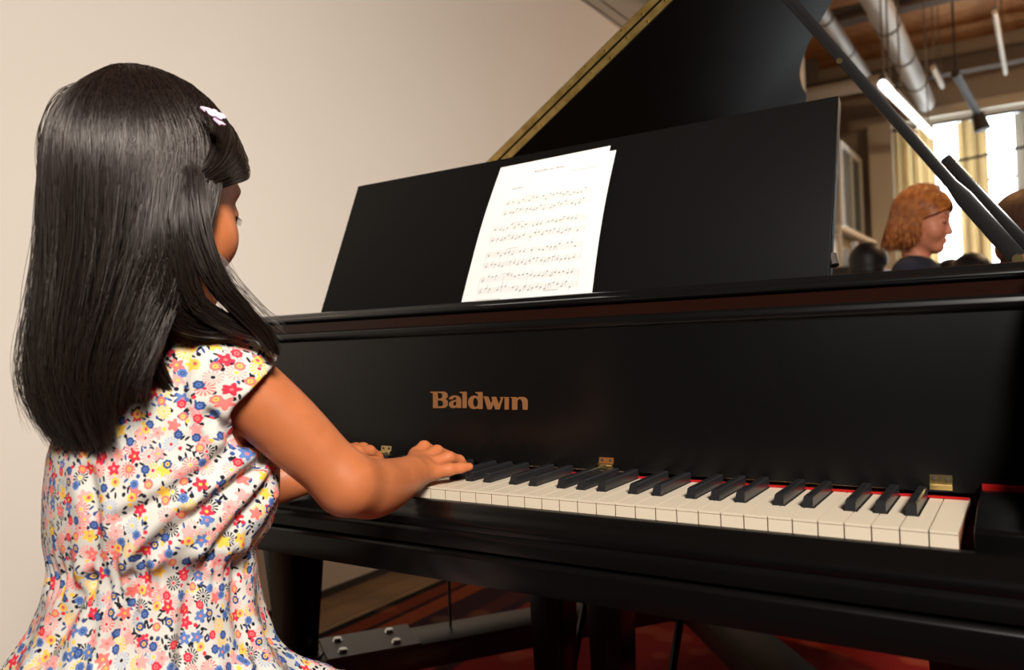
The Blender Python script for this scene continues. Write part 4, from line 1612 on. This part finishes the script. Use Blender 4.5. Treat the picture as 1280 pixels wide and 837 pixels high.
def paint(mask, col):
    global cur
    m = nt.nodes.new('ShaderNodeMix')
    m.data_type = 'RGBA'
    nt.links.new(mask, m.inputs[0])
    if cur is None:
        m.inputs[6].default_value = (0.60, 0.565, 0.51, 1)
    else:
        nt.links.new(cur, m.inputs[6])
    if isinstance(col, tuple):
        m.inputs[7].default_value = (*col, 1)
    else:
        nt.links.new(col, m.inputs[7])
    cur = m.outputs[2]


def palette(fac, cols):
    r = nt.nodes.new('ShaderNodeValToRGB')
    r.color_ramp.interpolation = 'CONSTANT'
    e = r.color_ramp.elements
    e[0].position, e[0].color = 0, (*cols[0], 1)
    e[1].position, e[1].color = 1 / len(cols), (*cols[1], 1)
    for i, c in enumerate(cols[2:]):
        q = e.new((i + 2) / len(cols))
        q.color = (*c, 1)
    nt.links.new(fac, r.inputs[0])
    return r.outputs[0]


RED, CORAL, PINK, NAVY, BLUE, YEL, BLK, PALE = (0.72, 0.03, 0.06), (0.82, 0.17, 0.15), (0.86, 0.33, 0.31), (0.035, 0.07, 0.22), (0.10, 0.18, 0.42), (0.85, 0.50, 0.07), (0.012, 0.012, 0.022), (0.86, 0.62, 0.58)
# black leaves and sprigs
for rot, off in ((0.5, (3.1, 7.7)), (-0.7, (9.3, 1.2)), (1.4, (5.5, 4.4))):
    d, a, c = cells(62, off, 0.9, rot, (1.0, 2.8))
    paint(mth('MULTIPLY', mth('LESS_THAN', d, 0.19), mth('GREATER_THAN', c[0], 0.62)), palette(c[1], [BLK, BLK, NAVY, BLK]))
d, a, c = cells(150, (0.3, 0.6), 0.9)
paint(mth('MULTIPLY', mth('LESS_THAN', d, 0.30), mth('GREATER_THAN', c[0], 0.62)), palette(c[1], [BLK, NAVY, BLK, YEL, BLK, RED, BLK]))
# rayed daisies
d, a, c = cells(56, (2.2, 8.1), 0.7)
rays = mth('GREATER_THAN', mth('COSINE', mth('MULTIPLY', a, 13)), -0.15)
ringm = mth('MULTIPLY', mth('GREATER_THAN', d, 0.13), mth('LESS_THAN', d, 0.40))
on = mth('GREATER_THAN', c[0], 0.42)
paint(mth('MULTIPLY', mth('LESS_THAN', d, 0.42), on), (0.60, 0.565, 0.51))
paint(mth('MULTIPLY', mth('MULTIPLY', rays, ringm), on), palette(c[1], [PINK, BLK, PINK, YEL, CORAL, (0.35, 0.40, 0.5)]))
paint(mth('MULTIPLY', mth('LESS_THAN', d, 0.09), on), palette(c[2], [YEL, BLK, RED]))
# five-petalled flowers
d, a, c = cells(52, (6.7, 3.3), 0.75)
pet = mth('MULTIPLY_ADD', mth('COSINE', mth('MULTIPLY_ADD', a, 5, mth('MULTIPLY', c[2], 6.28))), 0.075, 0.275)
on = mth('GREATER_THAN', c[0], 0.30)
paint(mth('MULTIPLY', mth('LESS_THAN', d, pet), on), palette(c[1], [RED, PINK, PINK, YEL, CORAL, RED, PINK, BLUE]))
paint(mth('MULTIPLY', mth('LESS_THAN', d, 0.07), on), palette(c[2], [CORAL, YEL, PINK]))
# round blossoms
d, a, c = cells(66, (1.4, 5.9), 0.8)
on = mth('GREATER_THAN', c[0], 0.38)
rim_r = mth('MULTIPLY_ADD', mth('COSINE', mth('MULTIPLY', a, 7)), 0.018, 0.275)
paint(mth('MULTIPLY', mth('LESS_THAN', d, rim_r), on), palette(c[1], [NAVY, BLUE, RED, NAVY, CORAL, BLUE, NAVY, YEL]))
paint(mth('MULTIPLY', mth('LESS_THAN', d, 0.13), on), palette(c[1], [BLUE, NAVY, CORAL, BLUE, YEL, NAVY, YEL, CORAL]))
paint(mth('MULTIPLY', mth('LESS_THAN', d, 0.06), on), palette(c[1], [NAVY, BLUE, RED, NAVY, CORAL, BLUE, NAVY, RED]))
nt.links.new(cur, bs.inputs['Base Color'])
link('dress', dme, FLOR, player, True)

# hair
rowsH = [(0.0, 0.085, 0.099, -0.003), (-0.05, 0.088, 0.092, -0.004), (-0.076, 0.090, 0.083, -0.008), (-0.133, 0.093, 0.075, -0.016), (-0.20, 0.095, 0.066, -0.026), (-0.235, 0.091, 0.055, -0.021), (-0.275, 0.080, 0.043, -0.004)]
gH = [(0.0, 1.0), (-0.08, 0.92), (-0.15, 0.78), (-0.21, 0.66), (-0.28, 0.6)]


def tipH(phi):
    return -0.252 + 0.055 * np.clip((np.abs(phi) - 0.9) / 0.9, 0, 1)


parts = []
Pm, Rm_ = hair_paths(HF, rowsH, 5200, 0.05, 108, gH, tipH, 0.00042, seed=3)
parts.append(mesh_arrays(strands_mesh('h', Pm, Rm_)))
Po, Ro = hair_paths(HF, rowsH, 260, 0.05, 108, gH, tipH, 0.00025, seed=9, lay=(1.02, 1.10), wav=0.012)
parts.append(mesh_arrays(strands_mesh('h', Po, Ro)))
parts.append(hair_core(HF, rowsH, 96, gH, -0.205))
capf = cap_field(HF, 1.0, 0.0050, (0, 0.486, -0.874), 0.0165)
cv, cq = surface(capf, HF[0] - 0.14, HF[0] + 0.15, 0.0035)
parts.append((cv, cq))


def guide(ctrl, n, spread, rr, K=24, seed=0, wav=0.002):
    """bundle of strands along a control polyline (world points)"""
    g = np.random.default_rng(seed)
    C_ = np.array(catmull(ctrl, 8))
    t = np.linspace(0, len(C_) - 1, K)
    C_ = np.stack([np.interp(t, np.arange(len(C_)), C_[:, j]) for j in range(3)], 1)
    sp = np.interp(np.linspace(0, 1, K), np.linspace(0, 1, len(spread)), spread)
    o = g.normal(0, 1, (n, 3))
    o /= np.maximum(1, np.linalg.norm(o, axis=1, keepdims=True) / 1.4)
    w = wav * np.sin(np.linspace(0, 5, K)[None] + g.uniform(0, 6, n)[:, None])
    P = C_[None] + o[:, None, :] * sp[None, :, None] + w[:, :, None] * g.normal(0, 0.6, (n, 1, 3))
    cutk = g.uniform(0.0, 0.12, n)
    P = P[:, 0:1] + (P - P[:, 0:1])
    return P, g.uniform(0.7, 1.3, n) * rr


# swept front hair on both sides of the parting
g3 = np.random.default_rng(21)


def front_hair(fr, s_, n, rr, low=1.0):
    fronts = []
    c0 = np.array([0, -0.004, 0.020])
    for q in (-1, 1):
        for i in range(n):
            u = g3.uniform(0, 1)
            j = g3.normal(0, 0.0012, 3)
            dv = g3.uniform(0, 1)
            ctrl = [(q * 0.004, 0.030 + 0.060 * u, 0.116 - 0.052 * u * u), (q * 0.034, 0.028 + 0.066 * u, 0.104 - 0.062 * u), (q * 0.064, 0.018 + 0.064 * u, 0.066 - 0.042 * u),
                    (q * 0.081, 0.008 + 0.040 * u, 0.026 - 0.018 * u), (q * 0.088, -0.006 + 0.016 * u, 0.0 - 0.014 * u), (q * 0.091, -0.018, -0.03), (q * 0.090, -0.034 - 0.01 * u, -0.06)]
            r = np.array([0.074, 0.090, 0.082]) + 0.0095 + 0.004 * dv
            out = []
            for k, p in enumerate(ctrl):
                d = np.array(p) - c0
                if k < 5:
                    d = d / np.linalg.norm(d / r)
                out.append(loc2w(fr, (c0 + d + j) * s_))
            cc = np.array(catmull(out, 4))
            tq = np.linspace(0, len(cc) - 1, 20)
            fronts.append(np.stack([np.interp(tq, np.arange(len(cc)), cc[:, k]) for k in range(3)], 1))
    return mesh_arrays(strands_mesh('h', np.array(fronts), g3.uniform(0.7, 1.3, len(fronts)) * rr))


parts.append(front_hair(HF, 1.0, 1300, 0.00045))
# locks falling over the near shoulder and in front of the face
locks = [([at(240, 215, 0.752), at(243, 260, 0.742), at(252, 305, 0.740), at(272, 352, 0.742), at(305, 390, 0.752), at(332, 420, 0.765), at(343, 440, 0.77)], 300, [0.006, 0.0075, 0.008, 0.0075, 0.006, 0.005, 0.004]),
         ([at(228, 225, 0.748), at(222, 280, 0.738), at(228, 330, 0.737), at(245, 378, 0.742), at(285, 403, 0.755), at(325, 418, 0.767)], 260, [0.006, 0.008, 0.008, 0.007, 0.006, 0.005]),
         ([at(205, 230, 0.745), at(200, 300, 0.735), at(205, 360, 0.735), at(222, 395, 0.742), at(255, 410, 0.757), at(290, 412, 0.768)], 260, [0.008, 0.009, 0.009, 0.008, 0.007, 0.007]),
         ([at(190, 250, 0.742), at(180, 330, 0.732), at(178, 400, 0.733), at(190, 450, 0.742), at(215, 490, 0.758)], 240, [0.008, 0.010, 0.009, 0.007, 0.003]),
         ([at(262, 330, 0.80), at(285, 362, 0.80), at(312, 392, 0.80), at(338, 415, 0.80)], 60, [0.012, 0.012, 0.012, 0.012]),
         ([at(135, 108, 0.80), at(84, 113, 0.79), at(59, 150, 0.783), at(54, 200, 0.783), at(66, 275, 0.79)], 34, [0.002, 0.004, 0.0045, 0.0045, 0.003]),
         ([at(150, 106, 0.80), at(98, 115, 0.79), at(74, 150, 0.785), at(64, 210, 0.785), at(70, 280, 0.79)], 60, [0.003, 0.006, 0.006, 0.006, 0.004])]
for i, (ct_, n_, spd) in enumerate(locks):
    Pg, Rg = guide(ct_, n_, spd, 0.00042 if i < 4 else 0.00026, seed=40 + i)
    parts.append(mesh_arrays(strands_mesh('h', Pg, Rg)))
# loose single hairs around the outline
lo3 = []
for i in range(120):
    y0 = g3.uniform(110, 420)
    x0 = np.interp(y0, [105, 150, 300, 430], [105, 62, 52, 34])
    d0_ = g3.uniform(0.775, 0.81)
    ln = g3.uniform(60, 130)
    lo3.append([at(x0 + 6 - g3.uniform(4, 20) * math.sin(t * 2.6), y0 + ln * t, d0_) for t in np.linspace(0, 1, 12)])
parts.append(mesh_arrays(strands_mesh('h', np.array(lo3), np.full(len(lo3), 0.00013))))
hme = join('hair', parts)
link('hair', hme, [HAIR, SCALP], player, True)
set_under(hme, parts, (2, 3))
# flower hair clip
clip = MB()
cc_ = at(266, 145, 0.765)
ax_ = nrm(at(275, 152, 0.765) - at(256, 135, 0.775))
nx_ = nrm(np.cross(ax_, nrm(CAM - cc_)))
outw = nrm(cc_ - HF[0])
sidev = nrm(np.cross(outw, ax_))
for k in range(5):
    a = k * 2 * math.pi / 5
    d_ = math.cos(a) * ax_ + math.sin(a) * sidev
    e_ = np.cross(outw, d_)
    c = cc_ + outw * 0.003
    ring = lambda r, h, o: [c + d_ * (o + r * math.cos(t)) + e_ * (0.7 * r * math.sin(t)) + outw * h for t in np.linspace(0, 2 * math.pi, 10, endpoint=False)]
    clip.loft([ring(0.0045, 0.0, 0.0055), ring(0.005, 0.0012, 0.006), ring(0.003, 0.0022, 0.006)])
clip.loft([[cc_ + outw * 0.001 + ax_ * (sx * 0.017) + sidev * (sy * 0.003) - outw * (abs(sx) * 0.002) for sx, sy in ((-1, -1), (1, -1), (1, 1), (-1, 1))],
           [cc_ + outw * 0.003 + ax_ * (sx * 0.017) + sidev * (sy * 0.003) - outw * (abs(sx) * 0.002) for sx, sy in ((-1, -1), (1, -1), (1, 1), (-1, 1))]])
co = clip.build('hair_clip', mat('lilac_enamel', (0.86, 0.66, 0.86), 0.25), player, smooth=True)
co['label'] = 'small lilac flower clip'

# ---- listeners beyond the piano ---------------------------------------------
def figure(name_label, fr, s, seat, shirt_m, trouser_m, skin_m, hair_build, yaw_f, h=0.0055, cat='person'):
    """clothed figure; seat=None stands on the floor, else sits at that seat height"""
    F_ = nrm((yaw_f[0], yaw_f[1], 0))
    L_ = np.array([F_[1], -F_[0], 0])
    up = np.array([0, 0, 1.0])
    hc = fr[0]
    N_ = hc - up * 0.135 * s - F_ * 0.02
    shz = N_[2] - 0.03 * s
    base = np.array([N_[0], N_[1], 0])
    hipz_ = (seat + 0.085) if seat else hc[2] * 0.56
    sw = 0.145 * s
    root = empty('person', (base[0], base[1], 0.016 if seat is None else seat), name_label, cat)

    def P(l, f, z):
        return base + L_ * l + F_ * f + up * z
    sk = head_prims(fr, s) + [cone(P(0, 0, shz - 0.02), loc2w(fr, np.array((0, -0.02, -0.06)) * s), 0.046 * s, 0.043 * s, 0.02)]
    sh_, tr_f, shoes = [], [], []
    sh_ += [cone(P(-sw * 0.7, 0, shz - 0.02), P(sw * 0.7, 0, shz - 0.02), 0.055 * s, 0.055 * s, 0.03), cone(P(0, 0, shz - 0.08), P(0, 0, hipz_ + 0.03), 0.105 * s, 0.10 * s, 0.04),
            cone(P(-sw * 0.45, 0, shz - 0.1), P(-sw * 0.4, 0, hipz_ + 0.02), 0.085 * s, 0.075 * s, 0.03), cone(P(sw * 0.45, 0, shz - 0.1), P(sw * 0.4, 0, hipz_ + 0.02), 0.085 * s, 0.075 * s, 0.03)]
    for q in (-1, 1):
        S0 = P(q * sw, 0, shz - 0.03)
        if seat is None:
            E0, W0 = P(q * (sw + 0.05), -0.02, shz - 0.24 * s), P(q * (sw + 0.06), 0.06, shz - 0.43 * s)
            d = nrm(W0 - E0)
        else:
            E0, W0 = P(q * (sw + 0.04), 0.06, shz - 0.25 * s), P(q * 0.07, 0.26, hipz_ + 0.10)
            d = nrm(W0 - E0)
        sh_ += [cone(S0, S0 * 0.4 + E0 * 0.6, 0.053 * s, 0.048 * s, 0.02)]
        sk += [cone(S0, E0, 0.04 * s, 0.035 * s, 0.01), cone(E0, W0, 0.035 * s, 0.024 * s, 0.008)]
        pm_ = W0 + d * 0.05 * s
        a_ = nrm(np.cross(d, up))
        sk += [cone(W0, pm_, 0.024 * s, 0.024 * s, 0.006)]
        for k, (o, ln) in enumerate(((-0.027, 0.055), (-0.009, 0.068), (0.009, 0.063), (0.027, 0.05))):
            b0 = pm_ + a_ * o * s
            sk += [cone(b0, b0 + d * ln * 0.55 * s, 0.0095 * s, 0.009 * s, 0.003), cone(b0 + d * ln * 0.55 * s, b0 + (d * 0.9 - up * 0.35) * ln * s, 0.009 * s, 0.0075 * s, 0.003)]
        t0 = W0 + a_ * 0.02 * q * s
        sk += [cone(t0, t0 + (d * 0.7 + a_ * q * 0.7) * 0.045 * s, 0.012 * s, 0.009 * s, 0.004)]
        H0 = P(q * 0.075 * s, 0, hipz_)
        if seat is None:
            K0, A0 = P(q * 0.085 * s, 0.02, hipz_ * 0.55), P(q * 0.09 * s, -0.01, 0.10)
        else:
            K0, A0 = P(q * 0.10 * s, 0.40 * s, seat + 0.05), P(q * 0.10 * s, 0.40 * s, 0.10)
        tr_f += [cone(H0, K0, 0.085 * s, 0.062 * s, 0.03), cone(K0, A0, 0.06 * s, 0.048 * s, 0.02)]
        shoes.append((cone(A0 + np.array([0, 0, -0.035]) - F_ * 0.02, A0 + F_ * 0.14 * s + np.array([0, 0, -0.05]), 0.04 * s, 0.032 * s, 0.02), cone(A0, A0 + np.array([0, 0, -0.03]), 0.042 * s, 0.042 * s, 0.02)))
    lo = base - np.array([0.75, 0.75, 0])
    hi = base + np.array([0.75, 0.75, hc[2] + 0.2])

    def mk(nm_, f, m_, lo_, hi_, hh):
        v, q_ = surface(f, lo_, hi_, hh)
        v = relax(v, q_, 1, 0.4)
        return link(nm_, np_mesh(nm_, v, q_), m_, root, True)
    b_ = mk('body', field(sk), skin_m, (lo[0], lo[1], 0.3), hi, h)
    mk('shirt', field(sh_), shirt_m, (lo[0], lo[1], 0.3), hi, 0.009)
    mk('trousers', field(tr_f), trouser_m, (lo[0], lo[1], 0.03), (hi[0], hi[1], 1.1), 0.011)
    for pr2 in shoes:
        fl_ = field(list(pr2))
        mk('shoe', lambda P_, fl_=fl_: np.maximum(fl_(P_), 0.0165 - P_[:, 2]), CAST, (lo[0], lo[1], 0.0), (hi[0], hi[1], 0.22), 0.008)
    hair_build(root, fr, s)
    ey = MB()
    for q in (-1, 1):
        ey.tube([loc2w(fr, np.array((q * x, y, z)) * s) for x, y, z in ((0.014, 0.0845, 0.013), (0.030, 0.082, 0.018), (0.046, 0.071, 0.014))], [0.002, 0.0024, 0.001], 5)
        ey.tube([loc2w(fr, np.array((q * x, y, z)) * s) for x, y, z in ((0.017, 0.082, -0.013), (0.030, 0.085, -0.014), (0.042, 0.076, -0.013))], 0.0022, 5)
    ey.build('brows_and_lashes', HAIR, b_)['kind'] = 'stuff'
    return root


def cover(root, fr, s, grow, n, d, m_, h=0.005, extra=None):
    f0 = cap_field(fr, s, grow, n, d)
    f = f0 if extra is None else (lambda P: smin(f0(P), extra(P), 0.01))
    v, q = surface(f, fr[0] - 0.17, fr[0] + 0.17, h)
    return v, q


GINGER = mat('ginger_hair', (0.46, 0.15, 0.03), 0.4, 0, 0.5, vary=(60, (0.26, 0.07, 0.014)))
BROWN = mat('brown_hair', (0.075, 0.030, 0.016), 0.55, 0, 0.3, bump=(220, 0.6), vary=(90, (0.04, 0.016, 0.009)))
DARKH = mat('dark_hair', (0.012, 0.009, 0.008), 0.5, 0, 0.3, bump=(160, 0.5))
PALE_SKIN = mat('fair_skin', (0.55, 0.20, 0.11), 0.5, 0, 0.3)
NAVYC = mat('navy_jersey', (0.022, 0.023, 0.034), 0.9, 0, 0.1)
GREYC = mat('grey_jersey', (0.09, 0.06, 0.055), 0.9, 0, 0.1)
DENIM = mat('denim', (0.03, 0.04, 0.08), 0.85, 0, 0.1)


def ginger_bob(root, fr, s):
    rows = [(0.0, 0.086, 0.100, -0.004), (-0.045, 0.092, 0.101, -0.003), (-0.085, 0.090, 0.100, 0.000), (-0.115, 0.086, 0.105, 0.0), (-0.15, 0.086, 0.11, 0.0)]
    gf = [(0, 1.0), (-0.15, 0.95)]
    tip = lambda phi: -0.100 + 0.03 * np.clip((np.abs(phi) - 1.2), 0, 1)
    ps = []
    P_, R_ = hair_paths(fr, rows, 1900, 0.05, 106, gf, tip, 0.0010, s=s, seed=71, K=24, lay=(0.88, 1.09), wav=0.016)
    ps.append(mesh_arrays(strands_mesh('h', P_, R_)))
    ps.append(hair_core(fr, rows, 104, gf, -0.085, 0.9, s))
    ps.append(front_hair(fr, s, 420, 0.0011))
    ps.append(cover(root, fr, s, 0.0045, (0, 0.486, -0.874), 0.016, None))
    hm_ = join('hair', ps)
    link('hair', hm_, [GINGER, mat('ginger_underlayer', (0.14, 0.035, 0.008), 0.8, 0, 0.1)], root, True)
    set_under(hm_, ps, (1, 3))


def short_brown(root, fr, s):
    v, q = cover(root, fr, s, 0.012, (0, 0.75, -0.66), 0.022, None)
    link('hair', np_mesh('hair', v, q), BROWN, root, True)
    M_ = fr[1].astype(np.float32)
    pb = [ell(loc2w(fr, np.array((0, 0.062, -0.100)) * s), np.array((0.036, 0.038, 0.040)) * s, 0.02, M_)]
    for q_ in (-1, 1):
        pb += [cone(loc2w(fr, np.array((q_ * 0.055, 0.005, -0.055)) * s), loc2w(fr, np.array((q_ * 0.028, 0.055, -0.098)) * s), 0.020 * s, 0.028 * s, 0.02)]
    v, q = surface(field(pb), fr[0] - 0.2, fr[0] + 0.2, 0.005)
    link('beard', np_mesh('beard', v, q), BROWN, root, True)


def dark_crop(root, fr, s):
    M_ = fr[1].astype(np.float32)
    ex = ell(loc2w(fr, np.array((0, -0.035, -0.03)) * s), np.array((0.082, 0.075, 0.07)) * s, 0.01, M_)[0]
    v, q = cover(root, fr, s, 0.014, (0, 0.65, -0.76), 0.016, None, 0.006, ex)
    link('hair', np_mesh('hair', v, q), DARKH, root, True)


def chair(c, F_, lab):
    F_ = nrm((F_[0], F_[1], 0))
    L_ = np.array([F_[1], -F_[0], 0])
    root = empty('side_chair', (c[0], c[1], 0.016), lab, 'chair', 'chairs of the listeners')
    CH = mat('chair_black', (0.02, 0.02, 0.022), 0.5)

    def P(l, f, z):
        return np.array([c[0], c[1], 0]) + L_ * l + F_ * f + np.array([0, 0, z])

    def slab(nm_, ls, fs, zs):
        MB().loft([[P(ls[0], fs[0], z), P(ls[1], fs[0], z), P(ls[1], fs[1], z), P(ls[0], fs[1], z)] for z in zs]).build(nm_, CH, root, bevel=0.008)
    slab('seat', (-0.21, 0.21), (-0.16, 0.26), (0.415, 0.45))
    slab('backrest', (-0.20, 0.20), (-0.215, -0.19), (0.55, 0.82))
    for l in (-0.19, 0.19):
        MB().tube([P(l, 0.23, 0.016), P(l, 0.23, 0.415)], 0.012, 8).build('leg', STEEL, root)
        MB().tube([P(l, -0.24, 0.016), P(l, -0.15, 0.43), P(l, -0.203, 0.80)], 0.012, 8).build('leg', STEEL, root)
    return root


bf = head_frame(at(1152, 274, 2.7), (1.0, -0.12, -0.14))
figure('person with ginger bobbed hair in a navy shirt standing behind the piano', bf, 0.96, None, NAVYC, DENIM, PALE_SKIN, ginger_bob, (1, -0.1), 0.0045)
mf = head_frame(at(1284, 287, 2.55), (-0.62, 0.75, -0.16))
figure('bearded person with short brown hair seated behind the lid prop', mf, 1.15, 0.455, GREYC, DENIM, PALE_SKIN, short_brown, (-0.62, 0.75), 0.0055)
chair(mf[0] + np.array([0.0, -0.02, 0]), (-0.62, 0.75), 'black chair under the bearded person')
for (px, py, D, fw, lab, lab2) in ((1086, 332, 4.1, (0.2, 0.9, -0.1), 'person with dark hair in dark clothes seated in front of the side counter', 'black chair under the dark-haired person by the counter'),
                                   (1189, 346, 5.3, (0.5, 0.85, -0.1), 'seated person of whom only a low dark head shows beside the ginger hair', 'black chair under the person with the low dark head'),
                                   (1214, 346, 4.0, (-0.4, 0.9, -0.1), 'seated person with wide dark hair showing under the lid prop', 'black chair under the person with the wide dark hair')):
    ff = head_frame(at(px, py, D), fw)
    figure(lab, ff, 1.05, 0.455, NAVYC, DENIM, PALE_SKIN, dark_crop, fw, 0.007)
    chair(ff[0], fw, lab2)
